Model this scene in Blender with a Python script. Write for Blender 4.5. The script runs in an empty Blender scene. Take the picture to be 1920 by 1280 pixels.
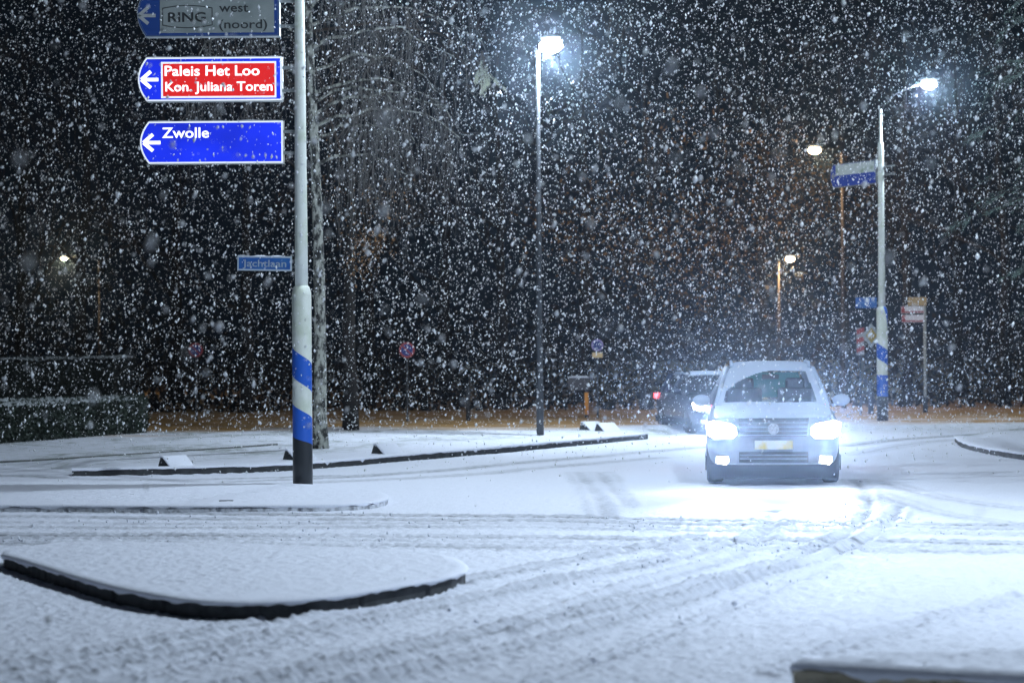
import bpy, math, random
import numpy as np
from mathutils import Vector, Matrix

random.seed(7)
rng = np.random.default_rng(7)
sc = bpy.context.scene
COL = sc.collection
PI = math.pi
R = math.radians

# ------------------------------------------------------------------ camera
FPX = 85.0 / 36.0 * 1920.0
CAMH = 2.0
cam_d = bpy.data.cameras.new('camera')
cam = bpy.data.objects.new('camera', cam_d)
COL.objects.link(cam)
cam_d.lens = 85.0
cam_d.sensor_width = 36.0
cam_d.clip_start = 0.1
cam_d.clip_end = 900.0
cam.location = (0, 0, CAMH)
CAMR = Matrix.Rotation(PI / 2, 3, 'X') @ Matrix.Rotation(R(-0.4), 3, 'Z')
cam.rotation_euler = CAMR.to_euler()
cam_d.dof.use_dof = True
cam_d.dof.focus_distance = 33.0
cam_d.dof.aperture_fstop = 1.8
sc.camera = cam

# ------------------------------------------------------------------ world, exposure
world = bpy.data.worlds.new('World')
sc.world = world
world.use_nodes = True
wn = world.node_tree
bg = wn.nodes['Background']
sky = wn.nodes.new('ShaderNodeTexSky')
sky.sky_type = 'NISHITA'
sky.sun_disc = False
sky.sun_elevation = R(-4)
sky.sun_rotation = R(200)
mixw = wn.nodes.new('ShaderNodeMix')
mixw.data_type = 'RGBA'
mixw.inputs[0].default_value = 0.97
wn.links.new(sky.outputs[0], mixw.inputs[6])
mixw.inputs[7].default_value = (0.0020, 0.0032, 0.0050, 1)     # cloud base lit by the town
wn.links.new(mixw.outputs[2], bg.inputs['Color'])
bg.inputs['Strength'].default_value = 0.9
sc.view_settings.view_transform = 'Standard'
sc.view_settings.look = 'None'
sc.view_settings.exposure = 0.0
sc.view_settings.gamma = 1.0
try:
    sc.cycles.use_denoising = True
    sc.cycles.denoiser = 'OPENIMAGEDENOISE'
    sc.cycles.denoising_input_passes = 'RGB_ALBEDO_NORMAL'
    sc.cycles.denoising_prefilter = 'ACCURATE'
    sc.cycles.max_bounces = 5
    sc.cycles.diffuse_bounces = 3
    sc.cycles.glossy_bounces = 2
    sc.cycles.transmission_bounces = 4
    sc.cycles.transparent_max_bounces = 8
    sc.cycles.volume_bounces = 0
    sc.cycles.sample_clamp_indirect = 4.0
    sc.cycles.caustics_reflective = False
    sc.cycles.caustics_refractive = False
except Exception as e:
    print(e)

# lamp powers
P_MID, P_RIGHT, P_LEFT, P_WARM, P_HEAD, P_NEAR = 3600, 1700, 1500, 800, 160, 9200
HAZE = 0.00039

# ------------------------------------------------------------------ placing helpers
def ray(px, py):
    return CAMR @ Vector(((px - 960) / FPX, (640 - py) / FPX, -1.0))

def ground(px, py, z=0.0):
    """world point at height z seen in direction px,py of the survey photograph"""
    d = ray(px, py)
    t = (z - CAMH) / d.z
    return Vector((d.x * t, d.y * t, z))

def at(px, py, Y):
    d = ray(px, py)
    t = Y / d.y
    return Vector((d.x * t, Y, CAMH + d.z * t))

# ------------------------------------------------------------------ noise
def _hash(ix, iy, s):
    n = (ix.astype(np.int64) * 374761393 + iy.astype(np.int64) * 668265263 + s * 1274126177) & 0x7fffffff
    n = ((n ^ (n >> 13)) * 1274126177) & 0x7fffffff
    return ((n ^ (n >> 16)) & 0xffff) / 65535.0

def vnoise(x, y, s=0):
    ix = np.floor(x); iy = np.floor(y)
    fx = x - ix; fy = y - iy
    fx = fx * fx * (3 - 2 * fx); fy = fy * fy * (3 - 2 * fy)
    a = _hash(ix, iy, s); b = _hash(ix + 1, iy, s)
    c = _hash(ix, iy + 1, s); d = _hash(ix + 1, iy + 1, s)
    return (a * (1 - fx) + b * fx) * (1 - fy) + (c * (1 - fx) + d * fx) * fy

def fbm(x, y, s=0, o=3):
    v = 0; a = 1; t = 0
    for k in range(o):
        v = v + a * vnoise(x * 2 ** k + 17.3 * k, y * 2 ** k - 9.1 * k, s + k); t += a; a *= 0.55
    return v / t

def sstep(a, b, x):
    t = np.clip((x - a) / (b - a), 0, 1)
    return t * t * (3 - 2 * t)

def seg_dist(x, y, pts):
    best = np.full(x.shape, 1e9)
    for (ax, ay), (bx, by) in zip(pts[:-1], pts[1:]):
        dx, dy = bx - ax, by - ay
        L = dx * dx + dy * dy + 1e-12
        t = np.clip(((x - ax) * dx + (y - ay) * dy) / L, 0, 1)
        best = np.minimum(best, np.hypot(x - ax - t * dx, y - ay - t * dy))
    return best

def inside(x, y, poly):
    r = np.zeros(x.shape, bool)
    n = len(poly)
    for i in range(n):
        ax, ay = poly[i]; bx, by = poly[(i + 1) % n]
        if ay == by: continue
        c = ((ay > y) != (by > y)) & (x < (bx - ax) * (y - ay) / (by - ay) + ax)
        r ^= c
    return r

def smooth_line(pts, k=2, closed=False):
    pts = [tuple(p) for p in pts]
    for _ in range(k):
        out = []
        n = len(pts)
        rngi = range(n) if closed else range(n - 1)
        if not closed: out.append(pts[0])
        for i in rngi:
            a = pts[i]; b = pts[(i + 1) % n]
            out.append(tuple(.75 * u + .25 * v for u, v in zip(a, b)))
            out.append(tuple(.25 * u + .75 * v for u, v in zip(a, b)))
        if not closed: out.append(pts[-1])
        pts = out
    return pts

def px_line(pp, z=0.0, k=2, closed=False):
    return [(p.x, p.y) for p in (ground(a, b, z) for a, b in smooth_line(pp, k, closed))]

# ------------------------------------------------------------------ materials
MATS = {}
def mat(name, color, rough=0.6, metal=0.0, emit=None, estr=1.0, bump=None, var=None, spec=0.5, coat=0.0):
    """var = (second colour, noise scale, contrast lo, hi); bump = (scale, strength, distance)"""
    if name in MATS: return MATS[name]
    m = bpy.data.materials.new(name)
    m.use_nodes = True
    nt = m.node_tree
    p = nt.nodes['Principled BSDF']
    p.inputs['Base Color'].default_value = (*color, 1)
    p.inputs['Roughness'].default_value = rough
    p.inputs['Metallic'].default_value = metal
    p.inputs['Specular IOR Level'].default_value = spec
    p.inputs['Coat Weight'].default_value = coat
    if emit is not None:
        p.inputs['Emission Color'].default_value = (*emit, 1)
        p.inputs['Emission Strength'].default_value = estr
    tc = None
    if var or bump:
        tc = nt.nodes.new('ShaderNodeTexCoord')
    if var:
        n = nt.nodes.new('ShaderNodeTexNoise')
        n.inputs['Scale'].default_value = var[1]
        n.inputs['Detail'].default_value = 4
        nt.links.new(tc.outputs['Object'], n.inputs['Vector'])
        rmp = nt.nodes.new('ShaderNodeMapRange')
        rmp.inputs[1].default_value = var[2]; rmp.inputs[2].default_value = var[3]
        nt.links.new(n.outputs[0], rmp.inputs[0])
        mx = nt.nodes.new('ShaderNodeMix'); mx.data_type = 'RGBA'
        mx.inputs[6].default_value = (*color, 1); mx.inputs[7].default_value = (*var[0], 1)
        nt.links.new(rmp.outputs[0], mx.inputs[0])
        nt.links.new(mx.outputs[2], p.inputs['Base Color'])
    if bump:
        n = nt.nodes.new('ShaderNodeTexNoise')
        n.inputs['Scale'].default_value = bump[0]
        n.inputs['Detail'].default_value = 5
        nt.links.new(tc.outputs['Object'], n.inputs['Vector'])
        b = nt.nodes.new('ShaderNodeBump')
        b.inputs['Strength'].default_value = bump[1]
        b.inputs['Distance'].default_value = bump[2]
        nt.links.new(n.outputs[0], b.inputs['Height'])
        nt.links.new(b.outputs[0], p.inputs['Normal'])
    MATS[name] = m
    return m

SNOWC = (0.80, 0.83, 0.915)
M_SNOW = mat('snow', SNOWC, .75, bump=(38, .5, .02), spec=.25)
M_KERB = mat('kerb_concrete', (.055, .06, .062), .85, var=((.02, .022, .024), 9, .35, .7), bump=(60, .4, .01))
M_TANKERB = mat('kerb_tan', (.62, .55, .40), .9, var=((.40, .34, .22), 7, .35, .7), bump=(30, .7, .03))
M_WHITEPOLE = None
M_STEEL = mat('galvanised_steel', (.30, .32, .33), .5, .6, var=((.2, .22, .22), 12, .4, .65))
M_DARKPOST = mat('dark_post_paint', (.03, .034, .04), .6)
M_ALU = mat('sign_aluminium', (.55, .58, .58), .45, .3)
M_BACK = mat('sign_back', (.22, .24, .24), .6, .2)
M_BARK = mat('dark_bark', (.018, .014, .011), .95, var=((.007, .006, .005), 6, .35, .7), bump=(18, .8, .03))
M_TWIG = mat('dark_twigs', (.05, .036, .026), .95)
M_PALETWIG = mat('frosted_twigs', (.16, .155, .145), .95)
M_NEEDLE = mat('needles', (.14, .20, .17), .8)
M_LITNEEDLE = mat('lamplit_needles', (.80, .84, .66), .85)  # pale copy of the needles, lamplight put into the colour
M_RUBBER = mat('tyre_rubber', (.015, .015, .016), .8)
M_RIM = mat('alloy_rim', (.35, .36, .38), .35, .8)
M_CHROME = mat('chrome', (.42, .44, .47), .45, .8)
M_BAR = mat('grille_bar_metal', (.28, .31, .36), .5, .6)
M_BLACKPL = mat('black_plastic', (.008, .009, .012), .8, spec=.2)
M_BLACKGLASS = mat('tinted_glass', (.008, .012, .016), .08, spec=.6)
M_SEAT = mat('seat_fabric', (.02, .022, .026), .9)

def birch_bark():
    m = mat('birch_bark', (.50, .50, .44), .9, bump=(14, .6, .02))
    nt = m.node_tree; p = nt.nodes['Principled BSDF']
    tc = nt.nodes.new('ShaderNodeTexCoord')
    mp = nt.nodes.new('ShaderNodeMapping'); mp.inputs['Scale'].default_value = (7, 7, 3.2)
    n = nt.nodes.new('ShaderNodeTexNoise'); n.inputs['Scale'].default_value = 1.6; n.inputs['Detail'].default_value = 5
    n.inputs['Roughness'].default_value = .7
    cr = nt.nodes.new('ShaderNodeValToRGB')
    cr.color_ramp.elements[0].position = .44; cr.color_ramp.elements[0].color = (.03, .03, .028, 1)
    cr.color_ramp.elements[1].position = .56; cr.color_ramp.elements[1].color = (.46, .47, .41, 1)
    nt.links.new(tc.outputs['Object'], mp.inputs[0]); nt.links.new(mp.outputs[0], n.inputs['Vector'])
    nt.links.new(n.outputs[0], cr.inputs[0]); nt.links.new(cr.outputs[0], p.inputs['Base Color'])
    return m
M_BIRCH = birch_bark()

def flake_material():
    m = bpy.data.materials.new('snowflake'); m.use_nodes = True
    nt = m.node_tree; nt.nodes.remove(nt.nodes['Principled BSDF'])
    d = nt.nodes.new('ShaderNodeBsdfDiffuse'); d.inputs[0].default_value = (.93, .95, .97, 1)
    t = nt.nodes.new('ShaderNodeBsdfTranslucent'); t.inputs[0].default_value = (.93, .95, .97, 1)
    mx = nt.nodes.new('ShaderNodeMixShader'); mx.inputs[0].default_value = .5
    nt.links.new(d.outputs[0], mx.inputs[1]); nt.links.new(t.outputs[0], mx.inputs[2])
    gl = nt.nodes.new('ShaderNodeBsdfGlossy'); gl.inputs[0].default_value = (1, 1, 1, 1); gl.inputs['Roughness'].default_value = .45
    m2 = nt.nodes.new('ShaderNodeMixShader'); m2.inputs[0].default_value = .25
    nt.links.new(mx.outputs[0], m2.inputs[1]); nt.links.new(gl.outputs[0], m2.inputs[2])
    nt.links.new(m2.outputs[0], nt.nodes['Material Output'].inputs[0])
    return m
M_FLAKE = flake_material()

def glass_material(name, tint, transp):
    m = bpy.data.materials.new(name); m.use_nodes = True
    nt = m.node_tree; nt.nodes.remove(nt.nodes['Principled BSDF'])
    t = nt.nodes.new('ShaderNodeBsdfTransparent'); t.inputs[0].default_value = (*tint, 1)
    g = nt.nodes.new('ShaderNodeBsdfGlossy'); g.inputs['Roughness'].default_value = .05
    mx = nt.nodes.new('ShaderNodeMixShader'); mx.inputs[0].default_value = 1 - transp
    nt.links.new(t.outputs[0], mx.inputs[1]); nt.links.new(g.outputs[0], mx.inputs[2])
    nt.links.new(mx.outputs[0], nt.nodes['Material Output'].inputs[0])
    return m
M_WINDSCREEN = glass_material('windscreen_glass', (.75, .85, .85), .92)

def translucent_material(name, c):
    m = bpy.data.materials.new(name); m.use_nodes = True
    nt = m.node_tree; nt.nodes.remove(nt.nodes['Principled BSDF'])
    d = nt.nodes.new('ShaderNodeBsdfDiffuse'); d.inputs[0].default_value = (*c, 1)
    t = nt.nodes.new('ShaderNodeBsdfTranslucent'); t.inputs[0].default_value = (*c, 1)
    mx = nt.nodes.new('ShaderNodeMixShader'); mx.inputs[0].default_value = .7
    nt.links.new(d.outputs[0], mx.inputs[1]); nt.links.new(t.outputs[0], mx.inputs[2])
    nt.links.new(mx.outputs[0], nt.nodes['Material Output'].inputs[0])
    return m
M_TEAL = translucent_material('teal_tinted_rear_glass', (.02, .15, .14))

def emitter(name, c, s):
    return mat(name, (.8, .8, .8), .4, emit=c, estr=s)

# ------------------------------------------------------------------ mesh helpers
class MB:
    def __init__(self): self.v = []; self.f = []; self.mi = []
    def add(self, vs, fs, mi=0):
        o = len(self.v); self.v += [tuple(p) for p in vs]
        self.f += [tuple(i + o for i in f) for f in fs]; self.mi += [mi] * len(fs)
    def box(self, x0, x1, y0, y1, z0, z1, mi=0):
        self.add([(x0, y0, z0), (x1, y0, z0), (x1, y1, z0), (x0, y1, z0), (x0, y0, z1), (x1, y0, z1), (x1, y1, z1), (x0, y1, z1)],
                 [(0, 3, 2, 1), (4, 5, 6, 7), (0, 1, 5, 4), (1, 2, 6, 5), (2, 3, 7, 6), (3, 0, 4, 7)], mi)
    def tube(self, pts, rad, n=8, cap=True, mi=0):
        pts = [Vector(p) for p in pts]
        if not isinstance(rad, (list, tuple)): rad = [rad] * len(pts)
        vs = []; fs = []
        prev = None
        for i, p in enumerate(pts):
            t = (pts[min(i + 1, len(pts) - 1)] - pts[max(i - 1, 0)])
            if t.length < 1e-9: t = Vector((0, 0, 1))
            t.normalize()
            if prev is None:
                a = Vector((1, 0, 0)) if abs(t.x) < .9 else Vector((0, 1, 0))
                u = (a - t * a.dot(t)).normalized()
            else:
                u = (prev - t * prev.dot(t))
                u = u.normalized() if u.length > 1e-6 else Vector((1, 0, 0))
            prev = u
            w = t.cross(u)
            for k in range(n):
                an = 2 * PI * k / n
                vs.append(p + (u * math.cos(an) + w * math.sin(an)) * rad[i])
        for i in range(len(pts) - 1):
            for k in range(n):
                a = i * n + k; b = i * n + (k + 1) % n
                fs.append((a, b, b + n, a + n))
        if cap:
            fs.append(tuple(reversed(range(n)))); o = (len(pts) - 1) * n
            fs.append(tuple(o + k for k in range(n)))
        self.add(vs, fs, mi)
    def lathe(self, prof, n=32, mi=0, center=(0, 0)):
        """prof = [(r, z)] about a vertical axis"""
        vs = []; fs = []
        for r, z in prof:
            for k in range(n):
                a = 2 * PI * k / n
                vs.append((center[0] + r * math.cos(a), center[1] + r * math.sin(a), z))
        for i in range(len(prof) - 1):
            for k in range(n):
                a = i * n + k; b = i * n + (k + 1) % n
                fs.append((a, b, b + n, a + n))
        fs.append(tuple(reversed(range(n)))); o = (len(prof) - 1) * n
        fs.append(tuple(o + k for k in range(n)))
        self.add(vs, fs, mi)
    def prism(self, outline, y0, y1, mi=0):
        """outline in x,z extruded from y0 (front) to y1"""
        n = len(outline)
        vs = [(x, y0, z) for x, z in outline] + [(x, y1, z) for x, z in outline]
        fs = [tuple(range(n)), tuple(reversed(range(n, 2 * n)))]
        fs += [((k + 1) % n, k, k + n, (k + 1) % n + n) for k in range(n)]
        self.add(vs, fs, mi)
    def ellipsoid(self, c, r, nu=14, nv=8, mi=0):
        vs = []; fs = []
        for j in range(nv + 1):
            th = PI * j / nv
            for k in range(nu):
                a = 2 * PI * k / nu
                vs.append((c[0] + r[0] * math.sin(th) * math.cos(a), c[1] + r[1] * math.sin(th) * math.sin(a), c[2] + r[2] * math.cos(th)))
        for j in range(nv):
            for k in range(nu):
                a = j * nu + k; b = j * nu + (k + 1) % nu
                fs.append((a, a + nu, b + nu, b))
        self.add(vs, fs, mi)
    def grid(self, fn, nu, nv, mi=0, keep=None):
        vs = [fn(i / (nu - 1), j / (nv - 1)) for j in range(nv) for i in range(nu)]
        fs = []
        for j in range(nv - 1):
            for i in range(nu - 1):
                if keep and not keep((i + .5) / (nu - 1), (j + .5) / (nv - 1)): continue
                a = j * nu + i
                fs.append((a, a + 1, a + nu + 1, a + nu))
        self.add(vs, fs, mi)
    def build(self, name, m, parent=None, loc=None, smooth=False, sub=0, bevel=0):
        me = bpy.data.meshes.new(name)
        me.from_pydata(self.v, [], self.f)
        ms = m if isinstance(m, (list, tuple)) else [m]
        for x in ms: me.materials.append(x)
        if len(ms) > 1: me.polygons.foreach_set('material_index', self.mi)
        if smooth: me.polygons.foreach_set('use_smooth', [True] * len(me.polygons))
        me.update()
        o = bpy.data.objects.new(name, me)
        COL.objects.link(o)
        if parent: o.parent = parent
        if loc is not None: o.location = loc
        if bevel:
            b = o.modifiers.new('bevel', 'BEVEL'); b.width = bevel; b.segments = 2; b.limit_method = 'ANGLE'
        if sub:
            s = o.modifiers.new('sub', 'SUBSURF'); s.levels = sub; s.render_levels = sub
        return o

def np_mesh(name, V, F, m, smooth=False):
    me = bpy.data.meshes.new(name)
    V = np.ascontiguousarray(V, dtype=np.float32); F = np.ascontiguousarray(F, dtype=np.int32)
    k = F.shape[1]
    me.vertices.add(len(V)); me.vertices.foreach_set('co', V.ravel())
    me.loops.add(F.size); me.loops.foreach_set('vertex_index', F.ravel())
    me.polygons.add(len(F))
    me.polygons.foreach_set('loop_start', np.arange(0, F.size, k, dtype=np.int32))
    me.polygons.foreach_set('loop_total', np.full(len(F), k, dtype=np.int32))
    if smooth: me.polygons.foreach_set('use_smooth', np.ones(len(F), bool))
    me.materials.append(m)
    me.update(calc_edges=True)
    me.validate()
    o = bpy.data.objects.new(name, me); COL.objects.link(o)
    return o

def thing(name, label, cat, loc=(0, 0, 0), rz=0.0, group=None):
    o = bpy.data.objects.new(name, None); COL.objects.link(o)
    o.empty_display_size = .2
    o.location = loc; o.rotation_euler = (0, 0, rz)
    o['label'] = label; o['category'] = cat
    if group: o['group'] = group
    return o

def tag(o, label, cat, group=None):
    o['label'] = label; o['category'] = cat
    if group: o['group'] = group
    return o

def struct(o, kind='structure', label=None):
    o['kind'] = kind
    if label: o['label'] = label
    return o

def text_mb(mb, body, x0, x1, z0, cap, y, fat=0.03, mi=0):
    """letters as a flat mesh fitted to x0..x1, baseline z0, capital height cap, facing -y"""
    cu = bpy.data.curves.new('letters', 'FONT')
    cu.body = body; cu.size = 1; cu.offset = fat; cu.resolution_u = 3
    ob = bpy.data.objects.new('letters', cu); COL.objects.link(ob)
    dg = bpy.context.evaluated_depsgraph_get()
    me = bpy.data.meshes.new_from_object(ob.evaluated_get(dg))
    vs = [v.co.copy() for v in me.vertices]
    fs = [tuple(p.vertices) for p in me.polygons]
    bpy.data.objects.remove(ob); bpy.data.curves.remove(cu)
    ax = min(v.x for v in vs); bx = max(v.x for v in vs)
    sx = (x1 - x0) / (bx - ax); sz = cap / .729
    mb.add([(x0 + (v.x - ax) * sx, y, z0 + v.y * sz) for v in vs], fs, mi)
    bpy.data.meshes.remove(me)

def light(name, kind, power, color, loc, parent=None, size=.1, spot=None, blend=.5, aim=None):
    l = bpy.data.lights.new(name, kind)
    l.energy = power; l.color = color; l.shadow_soft_size = size
    if kind == 'SPOT':
        l.spot_size = R(spot); l.spot_blend = blend
    o = bpy.data.objects.new(name, l); COL.objects.link(o)
    o.location = loc
    if aim is not None:
        o.rotation_euler = Vector(aim).to_track_quat('-Z', 'Y').to_euler()
    if parent: o.parent = parent
    return o

# ------------------------------------------------------------------ ground: snow on the junction
PAVE_EDGE = px_line([(135, 893), (330, 890), (545, 884), (700, 870), (900, 852), (1100, 834), (1195, 825), (1215, 822)], k=2)
PAVE_POLY = PAVE_EDGE + [(6.0, 60.0), (-40.0, 60.0), (-40.0, 46.5), tuple(ground(0, 872).xy), tuple(ground(120, 880).xy)]
RISL_EDGE = px_line([(1790, 828), (1802, 839), (1845, 850), (1920, 862), (2010, 872)], k=2)
RISL_POLY = RISL_EDGE + [tuple(ground(2600, 868).xy), tuple(ground(2600, 800).xy), tuple(ground(1900, 806).xy), tuple(ground(1800, 815).xy)]
RUTS = []      # (polyline, half width, depth, ridge, slush)
def rut(pp, w=.09, dep=.022, ridge=.02, sl=.35): RUTS.append((px_line(pp, k=2), w, dep, ridge, sl))
# tyre tracks bending away through the foreground
rut([(-80, 1272), (0, 1258), (300, 1203), (560, 1152), (800, 1110), (1000, 1066), (1150, 1040), (1300, 1005)], .08, .03, .03, .5)
rut([(20, 1290), (300, 1228), (600, 1180), (900, 1122), (1150, 1075), (1350, 1030), (1470, 985)], .09, .03, .03, .4)
rut([(430, 1292), (700, 1236), (900, 1187), (1150, 1140), (1350, 1090), (1500, 1045), (1610, 995), (1640, 940), (1600, 900)], .09, .032, .034, .45)
rut([(640, 1292), (900, 1232), (1150, 1170), (1300, 1122), (1450, 1076), (1600, 1030), (1670, 985), (1690, 950)], .08, .03, .03, .35)
rut([(960, 1180), (1150, 1112), (1300, 1070), (1420, 1030), (1450, 960)], .10, .02, .026, .25)
rut([(200, 1290), (500, 1215), (800, 1150), (1050, 1090), (1250, 1045)], .05, .014, .018, .2)
rut([(1000, 1285), (1200, 1215), (1400, 1130), (1560, 1060)], .06, .012, .014, .1)
rut([(1460, 1262), (1560, 1222), (1700, 1175), (1920, 1118)], .07, .016, .02, .1)
# tracks of the crossing road
for a, b, c, w, s in ((957, 965, 985, .14, .75), (968, 973, 992, .14, .6), (988, 985, 1003, .10, .45), (1002, 1003, 1018, .16, .7), (1018, 1022, 1034, .17, .55), (1008, 1012, 1026, .07, .4), (979, 979, 1000, .06, .4)):
    rut([(-250, a - 3), (0, a), (500, (a + b) / 2 + 3), (960, b + 3), (1400, (b + c) / 2 + 2), (1920, c), (2150, c + 4)], w, .016, .008, s * .75)
rut([(1085, 885), (1118, 925), (1135, 968)], .1, .03, .035, .3)
rut([(1125, 885), (1150, 918), (1178, 950)], .1, .03, .035, .3)
rut([(-200, 905), (0, 906), (300, 906), (540, 901), (800, 885), (1000, 866), (1200, 848), (1320, 838)], .12, .02, .02, .5)
rut([(300, 914), (600, 905), (850, 893), (1050, 874), (1230, 858)], .12, .02, .02, .35)
rut([(-100, 890), (60, 893), (140, 899), (400, 899), (620, 892)], .10, .02, .02, .5)
rut([(1590, 836), (1650, 828), (1760, 818), (1920, 812), (2050, 810)], .12, .03, .03, .55)
rut([(1600, 852), (1700, 832), (1800, 824)], .1, .02, .02, .3)
rut([(1650, 905), (1760, 935), (1920, 955)], .1, .016, .02, .25)
rut([(1640, 925), (1760, 965), (1920, 985)], .1, .016, .02, .25)

rows = [-25, -12, -4, 2, 6, 9, 11]
d = 12.6
while d < 76:
    rows.append(d); d += max(.016, d * d / 9067 * .6)
rows += [78, 81, 85, 90, 97, 106, 120, 145, 180, 230]
rows = np.array(rows)
NC = 620
tt = np.linspace(-1, 1, NC)
wd = np.where(rows < 12, 5.0, .245 * rows + 1.8)
wd = np.minimum(wd, 25)
ext = np.array([.5, 2, 5, 10, 20, 45])
X = wd[:, None] * tt[None, :]
X = np.concatenate([-(wd[:, None] + ext[::-1][None, :]), X, wd[:, None] + ext[None, :]], 1)
Y = np.repeat(rows[:, None], X.shape[1], 1)
Z = (fbm(X * .6, Y * .6, 3) - .5) * .03 + (fbm(X * 5, Y * 5, 11, 2) - .5) * .005
rough = np.zeros(X.shape); slush = np.zeros(X.shape)
for line, w, dep, ridge, sl in RUTS:
    wob = (fbm(X * 1.1, Y * 1.1, 21, 2) - .5) * .10
    dist = np.abs(seg_dist(X, Y, line) + wob * .6)
    mod = np.clip(23.0 / np.maximum(Y, 1), .2, 1) ** 2.4 * (.35 + 1.1 * fbm(X * .8 + 5, Y * .8, 31, 2))
    near = np.exp(-(dist / np.maximum(w, .0030 * Y)) ** 2)
    Z -= 1.1 * dep * mod * near
    rim = np.exp(-((dist - np.maximum(w, .0030 * Y) * 1.5) / np.maximum(w * .42, .0024 * Y)) ** 2)
    Z += 1.15 * ridge * rim * (.7 + .4 * fbm(.6 * X * 7 + .8 * Y * 7, -.8 * X * 7 + .6 * Y * 7, 41, 2)) * mod
    rough = np.maximum(rough, np.exp(-(dist / (w * 3.6)) ** 2))
    slush = np.maximum(slush, 1.5 * sl * np.maximum(near, .55 * rim) * np.clip((.35 + 1.1 * fbm(X * .8 + 5, Y * .8, 31, 2)) * 1.3 - .2, 0, 1))
lump = np.clip(fbm(X * 11, Y * 8, 51, 2) - .48, 0, 1)
Z *= 1.0
WX = X + .05 * (fbm(X * 3.1, Y * 3.1, 91, 2) - .5); WY = Y + .05 * (fbm(X * 3.3 + 9, Y * 2.9, 92, 2) - .5)
GX, GY = .83 * WX + .56 * WY, -.56 * WX + .83 * WY; HX, HY = .34 * WX - .94 * WY, .94 * WX + .34 * WY
gran = .5 * (vnoise(GX * 19, GY * 19, 61) - .5) + .5 * (vnoise(HX * 27, HY * 27, 62) - .5)
gran = gran + .5 * np.clip(gran, 0, 1)
lump = np.clip(.5 * fbm(GX * 9, GY * 9, 51, 2) + .5 * fbm(HX * 13, HY * 13, 52, 2) - .47, 0, 1) * 1.4
farf = np.clip(23.0 / np.maximum(Y, 1), .2, 1) ** 2.4
Z += farf * rough * lump * .036
Z += farf * gran * .029 * (0.75 + .6 * rough)
Z += (vnoise(GX * 38, GY * 38, 63) - .5) * .006
other = np.minimum(seg_dist(X, Y, PAVE_POLY[len(PAVE_EDGE) - 1:] + PAVE_POLY[:1]), seg_dist(X, Y, RISL_POLY[len(RISL_EDGE) - 1:] + RISL_POLY[:1]))
ins = inside(X, Y, PAVE_POLY) | inside(X, Y, RISL_POLY)
edged = np.minimum(seg_dist(X, Y, PAVE_EDGE), seg_dist(X, Y, RISL_EDGE))
Z += np.where(ins, .105 * sstep(.02, .12, edged) * sstep(0, .9, other), 0)
# leaf-brown strip, warm lamplight put into its colour; thin snow on the grass
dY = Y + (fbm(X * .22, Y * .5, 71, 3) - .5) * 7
warm_leaf = sstep(51.0, 54.5, dY - 5.5 * sstep(1.0, 8.0, X))
thin = np.where(ins, sstep(.6, 3.0, edged), 0) * (.35 + .65 * sstep(.45, .65, fbm(X * .9, Y * .6, 81, 3)))
thin = np.maximum(thin, .55 * sstep(50, 54, Y) * (1 - warm_leaf))
nr, nc = X.shape
V = np.stack([X, Y, Z], -1).reshape(-1, 3)
ii = np.arange(nr * nc).reshape(nr, nc)
F = np.stack([ii[:-1, :-1], ii[:-1, 1:], ii[1:, 1:], ii[1:, :-1]], -1).reshape(-1, 4)

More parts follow.
